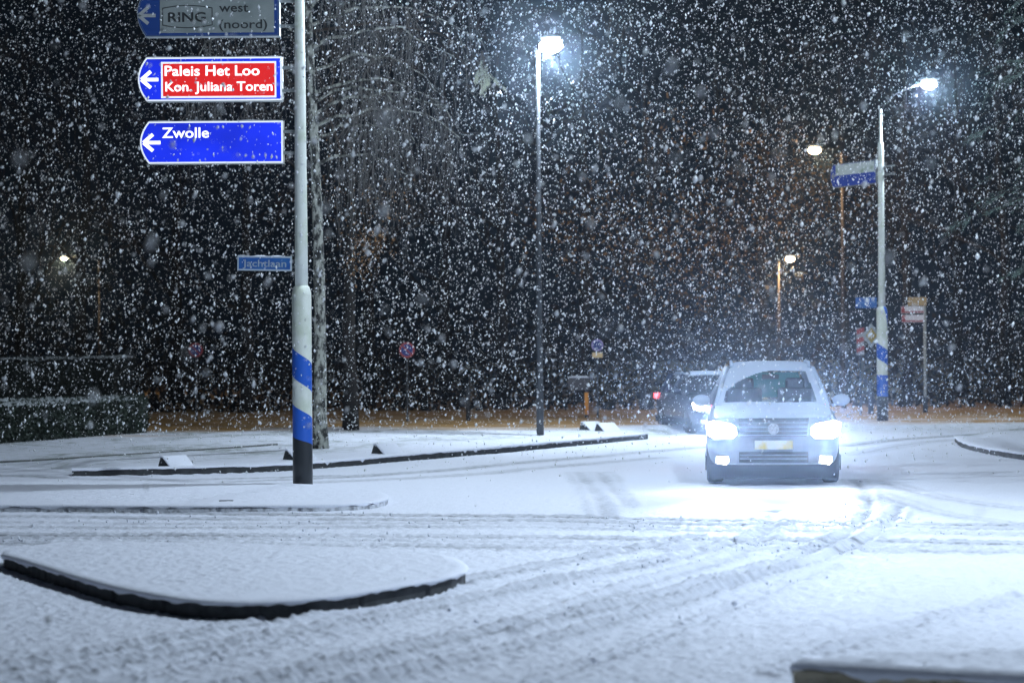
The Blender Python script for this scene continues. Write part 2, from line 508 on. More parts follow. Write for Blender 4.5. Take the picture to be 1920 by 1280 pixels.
def ground_material():
    m = bpy.data.materials.new('snowy_ground'); m.use_nodes = True
    nt = m.node_tree; p = nt.nodes['Principled BSDF']; L = nt.links.new
    p.inputs['Roughness'].default_value = .75; p.inputs['Specular IOR Level'].default_value = .25
    tc = nt.nodes.new('ShaderNodeTexCoord')
    def noise(scale, det=4, sc3=None):
        n = nt.nodes.new('ShaderNodeTexNoise'); n.inputs['Scale'].default_value = scale; n.inputs['Detail'].default_value = det
        if sc3:
            mp = nt.nodes.new('ShaderNodeMapping'); mp.inputs['Scale'].default_value = sc3
            L(tc.outputs['Object'], mp.inputs[0]); L(mp.outputs[0], n.inputs['Vector'])
        else: L(tc.outputs['Object'], n.inputs['Vector'])
        return n.outputs[0]
    def attr(n):
        a = nt.nodes.new('ShaderNodeAttribute'); a.attribute_name = n; return a.outputs['Fac']
    def math_(op, a, b, clamp=False):
        k = nt.nodes.new('ShaderNodeMath'); k.operation = op; k.use_clamp = clamp
        for i, s in enumerate((a, b)):
            if hasattr(s, 'links'): L(s, k.inputs[i])
            else: k.inputs[i].default_value = s
        return k.outputs[0]
    def mix(f, a, b):
        k = nt.nodes.new('ShaderNodeMix'); k.data_type = 'RGBA'
        L(f, k.inputs[0])
        for i, s in ((6, a), (7, b)):
            if hasattr(s, 'links'): L(s, k.inputs[i])
            else: k.inputs[i].default_value = (*s, 1)
        return k.outputs[2]
    # slush: packed snow with wet road showing through
    s = math_('MULTIPLY', attr('slush'), math_('ADD', math_('MULTIPLY', noise(9, 5), 2.2), -.02), True)
    c = mix(s, SNOWC, (.20, .215, .235))
    th = math_('MULTIPLY', attr('thin'), math_('MULTIPLY', math_('ADD', noise(5, 6), -.32), 2.6), True)
    c = mix(th, c, (.17, .20, .155))
    lf = math_('MULTIPLY', attr('warm_leaf'), math_('ADD', math_('MULTIPLY', noise(1.1, 6), 1.5), .25), True)
    lc = mix(math_('MULTIPLY', math_('ADD', noise(2.2, 6), -.35), 2.5, True), (.48, .27, .08), (.20, .12, .045))  # orange-browns of the leaf strip, warm lamplight included
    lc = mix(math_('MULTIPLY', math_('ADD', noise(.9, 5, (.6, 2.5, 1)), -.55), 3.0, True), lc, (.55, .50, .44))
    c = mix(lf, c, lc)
    L(c, p.inputs['Base Color'])
    b = nt.nodes.new('ShaderNodeBump'); b.inputs['Strength'].default_value = .55; b.inputs['Distance'].default_value = .02
    L(noise(32, 5), b.inputs['Height']); L(b.outputs[0], p.inputs['Normal'])
    return m
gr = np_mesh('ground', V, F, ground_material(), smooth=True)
for nm, arr in (('slush', slush), ('thin', thin), ('warm_leaf', warm_leaf)):
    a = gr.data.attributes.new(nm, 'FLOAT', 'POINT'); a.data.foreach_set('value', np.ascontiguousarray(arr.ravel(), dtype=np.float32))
struct(gr)

def kerb_strip(name, line, h=.10, w=.15, side=1, m=M_KERB, label=None):
    """kerb stones along a line, a ragged cap of snow on them"""
    mb = MB(); sn = MB()
    n = len(line)
    rr = random.Random(3)
    fr = []; bk = []
    for i, (x, y) in enumerate(line):
        ax, ay = line[max(i - 1, 0)]; bx, by = line[min(i + 1, n - 1)]
        t = Vector((bx - ax, by - ay)).normalized(); nn = Vector((-t.y, t.x)) * side
        fr.append((x, y)); bk.append((x + nn.x * w, y + nn.y * w))
    vs = []; fs = []
    for (a, b), (c, e) in zip(fr, bk):
        vs += [(a, b, -.08), (a, b, h - .012), (a + (c - a) * .1, b + (e - b) * .1, h), (c, e, h), (c, e, -.08)]
    for i in range(n - 1):
        for k in range(4):
            a = i * 5 + k; fs.append((a, a + 5, a + 6, a + 1))
    fs += [(0, 1, 2, 3, 4), tuple(reversed([(n - 1) * 5 + k for k in range(5)]))]
    mb.add(vs, fs)
    o = mb.build(name, m)
    # snow cap, resampled finely so its lower edge is ragged
    fine = []
    for i in range(n - 1):
        L = math.dist(fr[i], fr[i + 1]); k = max(1, int(L / .07))
        for j in range(k):
            u = j / k
            fine.append((fr[i][0] * (1 - u) + fr[i + 1][0] * u, fr[i][1] * (1 - u) + fr[i + 1][1] * u,
                         bk[i][0] * (1 - u) + bk[i + 1][0] * u, bk[i][1] * (1 - u) + bk[i + 1][1] * u))
    vs = []; fs = []
    s1 = 0.0
    for (a, b, c, e) in fine:
        s1 = .7 * s1 + .3 * rr.uniform(-1, 1)
        low = h - .012 + s1 * .022
        if rr.random() < .03: low -= .04
        dx, dy = a - c, b - e
        q = math.hypot(dx, dy); dx /= q; dy /= q
        vs += [(a + dx * .010, b + dy * .010, low), (a + dx * .018, b + dy * .018, h + .004), (a, b, h + .022), (c, e, h + .028), (c - dx * .25, e - dy * .25, h + .01)]
    for i in range(len(fine) - 1):
        for k in range(4):
            a = i * 5 + k; fs.append((a, a + 5, a + 6, a + 1))
    sn.add(vs, fs)
    s = sn.build('kerb_snow', M_SNOW, o, smooth=True)
    return struct(o, label=label)
kerb_strip('kerb', PAVE_EDGE, label='dark kerb with snow on top along the far pavement')
kerb_strip('kerb', RISL_EDGE, .09, label='dark kerb with snow on top at the right verge')
# thin kerb line of the footpath behind
pl = px_line([(-120, 872), (0, 868), (200, 856), (400, 843), (520, 834)], .1, 2)
mb = MB()
mb.tube([(x, y, .115) for x, y in pl], - .0 + .018, 6)
struct(mb.build('path_edging', mat('edging', (.12, .13, .12), .9), smooth=True))

def island(name, outline, h, label, cat, over=.02, seed=0, kerb_m=M_KERB, snow_t=.035, rag=.02, low_rag=0.0, soft=1.0):
    """raised traffic island: kerb wall and a soft snow cover"""
    n = len(outline)
    cx = sum(p[0] for p in outline) / n; cy = sum(p[1] for p in outline) / n
    root = thing(name, label, cat, (cx, cy, 0))
    pts = [Vector((x - cx, y - cy)) for x, y in outline]
    # resample
    fine = []
    for i in range(n):
        a = pts[i]; b = pts[(i + 1) % n]; k = max(1, int((b - a).length / .035))
        fine += [a.lerp(b, j / k) for j in range(k)]
    N = len(fine)
    area = sum(fine[i].x * fine[(i + 1) % N].y - fine[(i + 1) % N].x * fine[i].y for i in range(N))
    sg = 1 if area > 0 else -1
    nor = []
    for i in range(N):
        t = fine[(i + 2) % N] - fine[i - 2]; t.normalize(); nor.append(Vector((t.y, -t.x)) * sg)
    mb = MB(); vs = []; fs = []
    for ip, (p, q) in enumerate(zip(fine, nor)):
        if ip % 26 == 0: p = p - q * .022      # joint between kerb stones
        vs += [(p.x, p.y, -.1), (p.x, p.y, h - .015), (p.x - q.x * .02, p.y - q.y * .02, h), (p.x - q.x * .14, p.y - q.y * .14, h)]
    for i in range(N):
        j = (i + 1) % N
        for k in range(3): fs.append((i * 4 + k, j * 4 + k, j * 4 + k + 1, i * 4 + k + 1))
    mb.add(vs, fs)
    mb.build('kerb', kerb_m, root)
    P = np.array([(p.x, p.y) for p in fine]); Q = np.array([(q.x, q.y) for q in nor])
    s = np.cumsum(np.r_[0, np.hypot(*np.diff(P, axis=0).T)])
    edge = fbm(s * 6, s * 0 + seed, seed + 5, 3) - .5
    dips = np.clip(vnoise(s * 2.3, s * 0 + 9, seed + 9) - .72, 0, 1) * 3
    rings = []
    lowz = h - .012 + edge * rag * 1.6 - dips * low_rag
    for off, z in ((over * .4, lowz), (over, h + .002 + edge * rag * .4), (over * .8 - .02 * (soft - 1), h + snow_t * .5), (-.012 * soft, h + snow_t * .8), (-.05 * soft, h + snow_t)):
        rings.append(np.c_[P + Q * (off + (edge * .02)[:, None] * (1 if off > 0 else 0)), np.broadcast_to(z, (N,))])
    M = 110
    base = P - Q * .05 * soft
    for k in range(1, M):
        u = k / M
        rp = base * (1 - u)
        wx, wy = rp[:, 0] + cx, rp[:, 1] + cy
        bumps = (vnoise((.8 * wx + .6 * wy) * 21, (.8 * wy - .6 * wx) * 21, seed + 41) - .5) * .012 + (fbm(wx * 9 + .3 * wy, wy * 8, seed + 21, 3) - .5) * .012 + (fbm(wx * 1.2, wy * 1.2, seed + 31, 2) - .5) * .02
        rings.append(np.c_[rp, h + snow_t + bumps * min(1, k / 3) * (1 + .3 * (soft - 1))])
    RV = np.concatenate(rings); K = len(rings)
    ids = np.arange(K * N).reshape(K, N); nx = np.roll(ids, -1, 1)
    Fq = np.stack([ids[:-1], nx[:-1], nx[1:], ids[1:]], -1).reshape(-1, 4)
    if sg < 0: Fq = Fq[:, ::-1]
    o = np_mesh('snow_cover', RV, Fq, M_SNOW, smooth=True)
    o.parent = root
    return root
H0 = .155
near_isl = px_line([(6, 1034), (7, 1032), (12, 1028), (50, 1020), (130, 1010), (300, 1012), (500, 1016), (700, 1024), (810, 1032), (850, 1040), (868, 1050), (874, 1062), (838, 1075), (729, 1094), (625, 1110), (521, 1119), (443, 1122), (365, 1119), (260, 1102), (172, 1082), (68, 1050), (14, 1035)], H0, 1, True)
island('traffic_island', near_isl, H0 - .045, 'near traffic island with black kerb under smooth untracked snow', 'traffic island', seed=3, rag=.034, low_rag=.02, over=.03)
mast_isl = px_line([(-500, 948), (0, 944), (300, 946), (560, 945), (690, 942), (738, 930), (700, 914), (560, 904), (0, 902), (-500, 902)], .09, 2, True)
island('traffic_island', mast_isl, .06, 'low snowed-over traffic island carrying the mast with lit blue signs', 'traffic island', seed=13,
       kerb_m=mat('kerb_pale', (.28, .29, .31), .9, var=((.70, .73, .78), 13, .34, .52), bump=(40, .6, .02)), snow_t=.03, over=.012, rag=.03, low_rag=.03)
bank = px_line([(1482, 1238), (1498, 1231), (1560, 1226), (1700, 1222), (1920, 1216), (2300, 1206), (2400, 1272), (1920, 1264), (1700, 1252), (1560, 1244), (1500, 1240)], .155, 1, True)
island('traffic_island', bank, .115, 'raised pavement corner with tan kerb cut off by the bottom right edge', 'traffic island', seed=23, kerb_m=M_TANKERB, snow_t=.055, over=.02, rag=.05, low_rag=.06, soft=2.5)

# small drain block in the edge of the mast island
dg = ground(425, 953)
mb = MB(); mb.box(-.065, .065, -.03, .05, 0, .09); mb.box(-.085, .085, -.02, .06, .09, .105)
tag(mb.build('drain_inlet', M_KERB, loc=(dg.x, dg.y - .06, 0), bevel=.006), 'small dark drain inlet in the snowy edge of the mast island', 'drain')

# loose snow thrown out by the tyres
def crumbs():
    icos = MB(); icos.ellipsoid((0, 0, 0), (1, 1, 1), 6, 4)
    bv = np.array(icos.v); bf = np.array(icos.f)
    Vs = []; Fs = []; o = 0
    for line, w, dep, ridge, sl in RUTS[:7] + RUTS[8:15]:
        L = np.array(line); seg = np.hypot(*np.diff(L, axis=0).T); cum = np.r_[0, np.cumsum(seg)]
        cnt = int(cum[-1] * 6)
        for s in rng.uniform(0, cum[-1], cnt):
            x = np.interp(s, cum, L[:, 0]); y = np.interp(s, cum, L[:, 1])
            if vnoise(np.array([x * 1.3]), np.array([y * 1.3]), 77)[0] < .5 or y > 34: continue
            x += rng.normal(0, w * 2.0); y += rng.normal(0, w * 2.2)
            r = min(rng.lognormal(-4.85, .4), .018)
            vv = bv * r * rng.uniform(.7, 1.4, 3) * (1 + rng.uniform(-.3, .3, (len(bv), 1)))
            vv[:, 2] += r * .4
            Vs.append(vv + (x, y, .012)); Fs.append(bf + o); o += len(bv)
    ob = np_mesh('snow_crumbs', np.concatenate(Vs), np.concatenate(Fs), M_SNOW, smooth=True)
    struct(ob, 'stuff', 'crumbs of loose snow thrown up along the tyre tracks')
crumbs()

# wedge shaped concrete blocks on the pavement edge
def wedge(px, py, label, rz=-48, k=.82):
    p = ground(px, py, .1)
    root = thing('concrete_wedge', label, 'barrier block', (p.x, p.y, .09), R(rz), 'concrete wedge blocks along the pavement edge')
    o1 = [(-.15 * k, -.02), (.34 * k, -.02), (.04 * k, .20 * k), (-.05 * k, .20 * k)]
    mb = MB(); mb.prism(o1, 0, .5 * k); mb.build('block', M_KERB, root, bevel=.012)
    o2 = [(.05 * k, .196 * k), (.36 * k, -.02), (.42 * k, -.02), (.06 * k, .235 * k), (-.06 * k, .232 * k), (-.055 * k, .197 * k)]
    mb = MB(); mb.prism(o2, -.02, .52 * k); mb.build('snow_cap', M_SNOW, root, bevel=.035, smooth=True)
wedge(303, 876, 'snow-capped concrete wedge at the far left, nearest the kerb end')
wedge(537, 862, 'snow-capped concrete wedge half hidden by the striped mast with lit signs')
wedge(703, 851, 'snow-capped concrete wedge standing just right of the birch trunk')
wedge(1120, 808, 'low snow-capped concrete wedge between the tall lamp post and the dark car', -55, .8)
wedge(1092, 806, 'farther snow-capped concrete wedge, in front of the orange post')

# ------------------------------------------------------------------ masts
def mast_material(name, bands, blackz):
    """white mast with blue foil bands winding round it; bands = [(z at left, z thickness, wind)]"""
    m = mat(name, (.74, .78, .70), .45, var=((.42, .50, .30), 2.2, .5, .75), coat=.15)
    nt = m.node_tree; p = nt.nodes['Principled BSDF']; L = nt.links.new
    base = p.inputs['Base Color'].links[0].from_socket
    tc = nt.nodes.new('ShaderNodeTexCoord'); sp = nt.nodes.new('ShaderNodeSeparateXYZ'); L(tc.outputs['Object'], sp.inputs[0])
    def M(op, a, b=None):
        k = nt.nodes.new('ShaderNodeMath'); k.operation = op
        for i, s in enumerate((a, b)):
            if s is None: continue
            if hasattr(s, 'links'): L(s, k.inputs[i])
            else: k.inputs[i].default_value = s
        return k.outputs[0]
    # angle measured from the left (-x) round the front (-y): 0 at left, pi at right
    ang = M('ARCTAN2', M('MULTIPLY', sp.outputs[1], -1.0), M('MULTIPLY', sp.outputs[0], -1.0))
    zz = sp.outputs[2]
    def mixc(f, a, c):
        k = nt.nodes.new('ShaderNodeMix'); k.data_type = 'RGBA'; L(f, k.inputs[0]); L(a, k.inputs[6]); k.inputs[7].default_value = (*c, 1); return k.outputs[2]
    col = base
    for zl, th, wind in bands:
        t = M('ADD', zz, M('MULTIPLY', ang, wind / PI))
        f = M('MULTIPLY', M('GREATER_THAN', t, zl - th), M('LESS_THAN', t, zl))
        col = mixc(f, col, (.012, .11, .56))
    t = M('ADD', zz, M('MULTIPLY', ang, blackz[1] / PI))
    col = mixc(M('LESS_THAN', t, blackz[0]), col, (.012, .016, .02))
    L(col, p.inputs['Base Color'])
    return m

def luminaire(root, base, tip, color, power, scale=1.0, rz=0.0, spot=168, estr=40, tubr=.035, bowl=1.0):
    """arm from base to tip (local), housing and glowing bowl at the tip, with its light"""
    b = Vector(base); t = Vector(tip)
    mb = MB()
    mid1 = b.lerp(t, .35) + Vector((0, 0, .12 * (t - b).length)); mid2 = b.lerp(t, .7) + Vector((0, 0, .08 * (t - b).length))
    mb.tube([b, mid1, mid2, t], tubr, 8); mb.build('arm', mat('black_pole_paint', (.004, .004, .004), .9, spec=.02) if color == WARM else mat('arm_paint', (.012, .013, .015), .6), root, smooth=True)
    dirv = Vector((t.x - b.x, t.y - b.y, 0)); dirv = dirv.normalized() if dirv.length > 1e-3 else Vector((1, 0, 0))
    c = t + dirv * .2 * scale
    an = math.atan2(dirv.y, dirv.x)
    hs = MB(); hs.ellipsoid((0, 0, .12 * scale * bowl), (.27 * scale, .14 * scale, .06 * scale))
    h = hs.build('housing', mat('lamp_housing', (.30, .31, .32), .5), root, loc=c, smooth=True); h.rotation_euler.z = an
    bw = MB(); bw.ellipsoid((0, 0, 0), (.22 * scale * bowl, .16 * scale * bowl, .13 * scale * bowl))
    nm = 'lamp_glow_%d_%d' % (int(color[2] * 100), int(estr))
    g = bw.build('lamp_bowl', emitter(nm, color, estr), root, loc=c + Vector((0, 0, -.02 * scale)), smooth=True); g.rotation_euler.z = an
    light('lamp_light', 'POINT', power, color, c + Vector((0, 0, -.18 * scale * max(1, bowl))), root, .10)

COOL = (.70, .84, 1.0)
WARM = (1.0, .70, .36)
# left mast with the direction signs
mp = ground(568, 916)
S = FPX / mp.y           # survey pixels per metre at the mast
mast = thing('sign_mast', 'thick white mast with blue spiral bands and black foot carrying the lit direction signs', 'mast', (mp.x, mp.y, .05), 0, 'blue and white banded masts')
mz = lambda y: (916 - y) / S - .05
M_MAST1 = mast_material('mast_paint_banded', [(mz(647), mz(647) - mz(700), mz(647) - mz(684)), (mz(753), mz(753) - mz(825), mz(753) - mz(785))], (mz(816), mz(816) - mz(834)))
mb = MB()
prof = [(.137, -.06), (.137, .3), (.134, 1.2), (.134, mz(552)), (.125, mz(545)), (.108, mz(538)), (.092, mz(536))]
mb.lathe(prof, 40)
mb.build('shaft_sleeve', M_MAST1, mast, smooth=True)
mb = MB()
mb.lathe([(.090, mz(545)), (.088, 3.4), (.078, 5.0), (.066, mz(0)), (.052, 8.1)], 32)
mb.build('shaft', mat('mast_paint', (.72, .76, .70), .45, var=((.48, .55, .38), 2.5, .5, .75), coat=.15), mast, smooth=True)
luminaire(mast, (0, 0, 8.05), (.9, .35, 8.6), COOL, P_LEFT, 1.0)  # unseen lamp, added after the right mast's to light the snow

# right mast
rp = ground(1655, 789)
S2 = FPX / rp.y
rmast = thing('sign_mast', 'distant white mast with blue bands and an arm lamp, right of the white car', 'mast', (rp.x, rp.y, 0), 0, 'blue and white banded masts')
rz_ = lambda y: (789 - y) / S2
M_MAST2 = mast_material('mast_paint_banded_far', [(rz_(640), rz_(640) - rz_(668), rz_(640) - rz_(660)), (rz_(702), rz_(702) - rz_(745), .02), (rz_(480), rz_(597) - rz_(626), rz_(480) - rz_(597))], (rz_(742), .02))
mb = MB()
mb.lathe([(.137, -.06), (.137, .3), (.134, 1.2), (.134, rz_(585)), (.125, rz_(580)), (.100, rz_(576)), (.09, rz_(575))], 32)
mb.build('shaft_sleeve', M_MAST2, rmast, smooth=True)
mb = MB()
mb.lathe([(.088, rz_(585)), (.085, 3.6), (.078, 4.6), (.072, rz_(272)), (.066, rz_(268)), (.040, rz_(266)), (.034, rz_(205))], 24)
mb.build('shaft', MATS['mast_paint'], rmast, smooth=True)
tip = at(1728, 157, rp.y) - rp
luminaire(rmast, (0, 0, rz_(205)), (tip.x, tip.y, tip.z), COOL, P_RIGHT, .9, estr=45, tubr=.022)

# direction signs
def rounded_sign(w, h, arc=.12):
    """blade outline: square right end, bowed left end"""
    x0, x1, z0, z1 = -w / 2, w / 2, -h / 2, h / 2
    pts = [(x1, z0), (x1, z1), (x0 + arc, z1)]
    for k in range(1, 12):
        a = k / 12
        z = z1 + (z0 - z1) * a
        pts.append((x0 + arc * (2 * a - 1) ** 2, z))
    pts.append((x0 + arc, z0))
    return pts[::-1]      # counter-clockwise seen from the front
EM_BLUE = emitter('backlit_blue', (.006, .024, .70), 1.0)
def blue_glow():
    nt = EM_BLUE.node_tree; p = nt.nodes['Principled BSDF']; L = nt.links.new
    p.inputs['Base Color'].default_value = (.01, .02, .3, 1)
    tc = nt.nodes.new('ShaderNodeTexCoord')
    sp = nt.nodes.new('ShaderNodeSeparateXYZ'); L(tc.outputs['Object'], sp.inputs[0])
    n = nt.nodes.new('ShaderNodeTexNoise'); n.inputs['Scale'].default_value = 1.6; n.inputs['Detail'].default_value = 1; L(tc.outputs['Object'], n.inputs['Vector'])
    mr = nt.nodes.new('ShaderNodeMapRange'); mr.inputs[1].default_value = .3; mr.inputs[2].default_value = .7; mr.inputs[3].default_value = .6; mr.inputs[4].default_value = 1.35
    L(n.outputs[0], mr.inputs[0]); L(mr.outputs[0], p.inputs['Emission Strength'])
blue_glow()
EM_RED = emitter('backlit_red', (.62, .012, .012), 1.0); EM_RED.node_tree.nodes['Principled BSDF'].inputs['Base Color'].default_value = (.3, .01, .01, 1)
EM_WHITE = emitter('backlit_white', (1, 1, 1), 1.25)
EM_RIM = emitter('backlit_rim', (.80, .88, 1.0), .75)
M_UBLUE = mat('unlit_sign_blue', (.012, .05, .22), .4)
M_UPALE = mat('unlit_sign_pale', (.25, .28, .27), .5, var=((.18, .21, .20), 3, .4, .7))
M_UBLACK = mat('unlit_sign_black', (.02, .022, .022), .5)
M_UGREY = mat('unlit_sign_arrow', (.34, .36, .36), .5)

def arrow_mb(mb, cx, cz, w, h, y):
    t = h * .17
    mb.add([(cx - w / 2 + t * .6, y, cz - t / 1.6), (cx + w / 2, y, cz - t / 1.6), (cx + w / 2, y, cz + t / 1.6), (cx - w / 2 + t * .6, y, cz + t / 1.6)], [(0, 1, 2, 3)])
    for s in (1, -1):
        a = (cx - w / 2, cz); b = (cx + w * .06, cz + s * h / 2)
        dx, dz = b[0] - a[0], b[1] - a[1]; q = math.hypot(dx, dz); nx, nz = -dz / q * t * .62, dx / q * t * .62
        v = [(a[0] - nx, y - .0008, a[1] - nz), (b[0] - nx, y - .0008, b[1] - nz), (b[0] + nx, y - .0008, b[1] + nz), (a[0] + nx, y - .0008, a[1] + nz)]
        mb.add(v, [(0, 1, 2, 3)])

SY = mp.y - .02
def lit_sign(x0, x1, y0, y1, kind, label):
    c = at((x0 + x1) / 2, (y0 + y1) / 2, SY)
    s = FPX / SY
    w, h = (x1 - x0) / s, (y1 - y0) / s
    X_ = lambda px: (px - (x0 + x1) / 2) / s
    Z_ = lambda py: ((y0 + y1) / 2 - py) / s
    root = thing('direction_sign', label, 'road sign', c, 0, 'direction signs stacked on the near mast')
    root.rotation_euler = (0, R(.0), R(0))
    lit = kind != 'ring'
    mb = MB(); mb.prism(rounded_sign(w, h), 0, .17); mb.build('sign_box', M_ALU, root)
    mb = MB()
    o1 = rounded_sign(w - .012, h - .012, .118); o2 = rounded_sign(w - .05, h - .05, .108)
    n = len(o1)
    mb.add([(x, -.003, z) for x, z in o1] + [(x, -.003, z) for x, z in o2], [(k, (k + 1) % n, (k + 1) % n + n, k + n) for k in range(n)])
    mb.build('sign_border', EM_RIM if lit else mat('unlit_sign_border', (.05, .09, .20), .4), root)
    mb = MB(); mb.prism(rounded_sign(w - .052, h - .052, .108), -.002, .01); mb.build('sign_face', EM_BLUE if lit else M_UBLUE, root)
    mb = MB()
    if kind == 'red':
        arrow_mb(mb, X_(281), Z_(149), .235, .225, -.006)
        fr = MB(); fr.box(X_(302), X_(518), -.005, -.001, Z_(184), Z_(116)); fr.build('panel_frame', EM_RIM, root)
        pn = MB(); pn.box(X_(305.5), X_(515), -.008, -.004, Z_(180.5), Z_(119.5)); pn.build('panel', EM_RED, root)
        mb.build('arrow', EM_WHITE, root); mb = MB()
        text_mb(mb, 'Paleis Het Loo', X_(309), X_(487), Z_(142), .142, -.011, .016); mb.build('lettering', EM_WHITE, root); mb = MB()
        text_mb(mb, 'Kon. Juliana Toren', X_(310), X_(511), Z_(171), .132, -.011, .016)
    elif kind == 'blue':
        arrow_mb(mb, X_(285), Z_(267), .235, .225, -.006)
        mb.build('arrow', EM_WHITE, root); mb = MB()
        text_mb(mb, 'Zwolle', X_(304), X_(392), Z_(258), .145, -.006, .014)
    else:
        pn = MB(); pn.box(X_(300), X_(514), -.006, -.001, Z_(62), Z_(0)); pn.build('panel', M_UPALE, root)
        ar = MB(); arrow_mb(ar, X_(276), Z_(29), .235, .225, -.006); ar.build('arrow', M_UGREY, root)
        text_mb(mb, 'RING', X_(315), X_(386), Z_(41), .135, -.009, .02); mb.build('lettering', M_UBLACK, root); mb = MB()
        text_mb(mb, 'west', X_(411), X_(466), Z_(23), .125, -.009, .012); mb.build('lettering', M_UBLACK, root); mb = MB()
        text_mb(mb, '(noord)', X_(411), X_(501), Z_(54), .125, -.009, .012)
        # stretched frame with bowed top and bottom round RING
        def bowed(e):
            pts = []
            for k in range(13):
                u = k / 12; pts.append((X_(306 - e + u * (91 + 2 * e)), Z_(46.5 + e + 5 * (1 - (2 * u - 1) ** 2))))
            for k in range(13):
                u = 1 - k / 12; pts.append((X_(306 - e + u * (91 + 2 * e)), Z_(16.5 - e - 5 * (1 - (2 * u - 1) ** 2))))
            return pts
        a = bowed(0); b = bowed(1.6); n = len(a)
        rf_ = MB(); rf_.add([(x, -.009, z) for x, z in b] + [(x, -.009, z) for x, z in a], [(k, (k + 1) % n, (k + 1) % n + n, k + n) for k in range(n)]); rf_.build('ring_outline', M_UBLACK, root)
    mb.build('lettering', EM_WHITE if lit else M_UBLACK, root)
    for py in (y0 + 20, y1 - 20):
        br = MB(); br.box(X_(x1), X_(560), .05, .11, Z_(py) - .02, Z_(py) + .02)
        br.build('bracket', M_BACK, root)
    # thin ridge of snow on the top of the box
    sn = MB(); sn.grid(lambda u, v: (-w / 2 + .13 + u * (w - .14), .005 + v * .16, h / 2 + .002 + .022 * math.sin(PI * v) * (.6 + .4 * math.sin(u * 23) * math.sin(u * 7))), 40, 7)
    sn.build('snow_ridge', M_SNOW, root, smooth=True)
    return root
lit_sign(257, 524, -18, 69, 'ring', 'unlit grey and dark blue direction sign reading RING west (noord), topmost on the mast')
lit_sign(258, 529, 107, 190, 'red', 'lit blue sign with a red panel reading Paleis Het Loo and Kon. Juliana Toren')
lit_sign(262, 531, 227, 307, 'blue', 'lit plain blue direction sign reading Zwolle, lowest of the big mast signs')

# street name plate
c = at(496, 494, mp.y); s = FPX / mp.y
nm = thing('street_name_sign', 'small blue street name plate reading Jachtlaan below the big lit signs', 'street sign', c)
nm.rotation_euler = (0, R(1.2), 0)
mb = MB(); mb.box(-.375, .375, 0, .02, -.10, .10); mb.build('plate', mat('plate_rim', (.45, .52, .58), .5), nm, bevel=.006)
mb = MB(); mb.box(-.352, .352, -.003, .002, -.078, .078); mb.build('plate_face', mat('plate_blue', (.012, .09, .34), .4, var=((.03, .14, .38), 6, .4, .7)), nm)
mb = MB(); text_mb(mb, 'Jachtlaan', -.30, .30, -.045, .10, -.006, .01); mb.build('lettering', mat('plate_white', (.34, .40, .46), .5), nm)
for zb in (-.06, .03):
    mb = MB(); mb.box(.375, .47, .004, .03, zb, zb + .03); mb.build('bracket', M_BACK, nm)
mb = MB(); mb.grid(lambda u, v: (-.37 + u * .74, v * .02, .101 + .012 * math.sin(PI * v) * (.6 + .4 * math.sin(u * 19))), 24, 5); mb.build('snow_ridge', M_SNOW, nm, smooth=True)

# signs on the right mast
c = at(1599, 326.5, rp.y + .7)
ds = thing('direction_sign', 'unlit white over blue direction sign turned aside on the distant right mast', 'road sign', c, R(-52))
ds.rotation_euler = (0, R(-1.5), R(-52))
w_, h_ = 1.55, .58
mb = MB(); mb.prism(rounded_sign(w_, h_, .10), 0, .15); mb.build('sign_box', M_BACK, ds)
mb = MB(); mb.prism(rounded_sign(w_ - .03, h_ - .03, .10), -.003, .01); mb.build('sign_face', mat('far_sign_blue', (.012, .05, .34), .4), ds)
mb = MB(); mb.box(-w_ / 2 + .20, w_ / 2 - .03, -.007, -.001, .0, h_ / 2 - .025); mb.build('panel', mat('far_sign_white', (.55, .60, .58), .5, var=((.30, .38, .28), 5, .52, .7)), ds)
mb = MB(); arrow_mb(mb, -w_ / 2 + .13, -.0, .14, .16, -.009); mb.build('arrow', M_UGREY, ds)
for zb in (-.12, .08):
    mb = MB(); mb.box(w_ / 2, w_ / 2 + .55, .04, .10, zb, zb + .04); mb.build('bracket', M_BACK, ds)

c = at(1624, 567.5, rp.y - .0)
ss = thing('street_name_sign', 'blue street name plate on the distant right mast', 'street sign', c)
mb = MB(); mb.box(-.26, .26, 0, .02, -.13, .13); mb.build('plate', MATS['plate_blue'], ss, bevel=.006)
mb = MB(); mb.box(-.21, .20, -.004, .002, -.012, .022); mb.build('lettering', mat('plate_faint', (.10, .22, .50), .5), ss)
mb = MB(); mb.box(.26, .36, .004, .03, -.03, .03); mb.build('bracket', M_BACK, ss)

c = at(1634, 629, rp.y - .05)
pr = thing('priority_sign', 'yellow diamond priority sign with white border on the right mast', 'road sign', c, R(38))
mb = MB(); q = .30; mb.prism([(0, -q), (q, 0), (0, q), (-q, 0)], 0, .02); mb.build('plate', mat('sign_white', (.36, .38, .37), .5), pr)
mb = MB(); q = .19; mb.prism([(0, -q), (q, 0), (0, q), (-q, 0)], -.004, .0); mb.build('diamond', mat('sign_yellow', (.40, .27, .04), .5), pr)
mb = MB(); mb.box(.1, .36, .022, .05, -.03, .03); mb.build('bracket', M_BACK, pr)

# ------------------------------------------------------------------ lamp posts
lp = ground(1013, 825)
S3 = FPX / lp.y
top_z = (825 - 94) / S3
post = thing('street_lamp', 'tall slim lamp post at the kerb with brilliant white lamp', 'street lamp', (lp.x, lp.y, .09))
mb = MB(); mb.lathe([(.075, -.1), (.075, 1.0), (.066, 1.05), (.055, 3.0), (.042, top_z - .15), (.034, top_z - .1)], 20)
mb.build('pole', mat('lamp_pole_paint', (.05, .055, .062), .6, .1, var=((.025, .028, .032), 5, .4, .7)), post, smooth=True)
luminaire(post, (0, 0, top_z - .12), (.12, -.10, top_z - .01), COOL, P_MID, .95, estr=90, bowl=1.25)

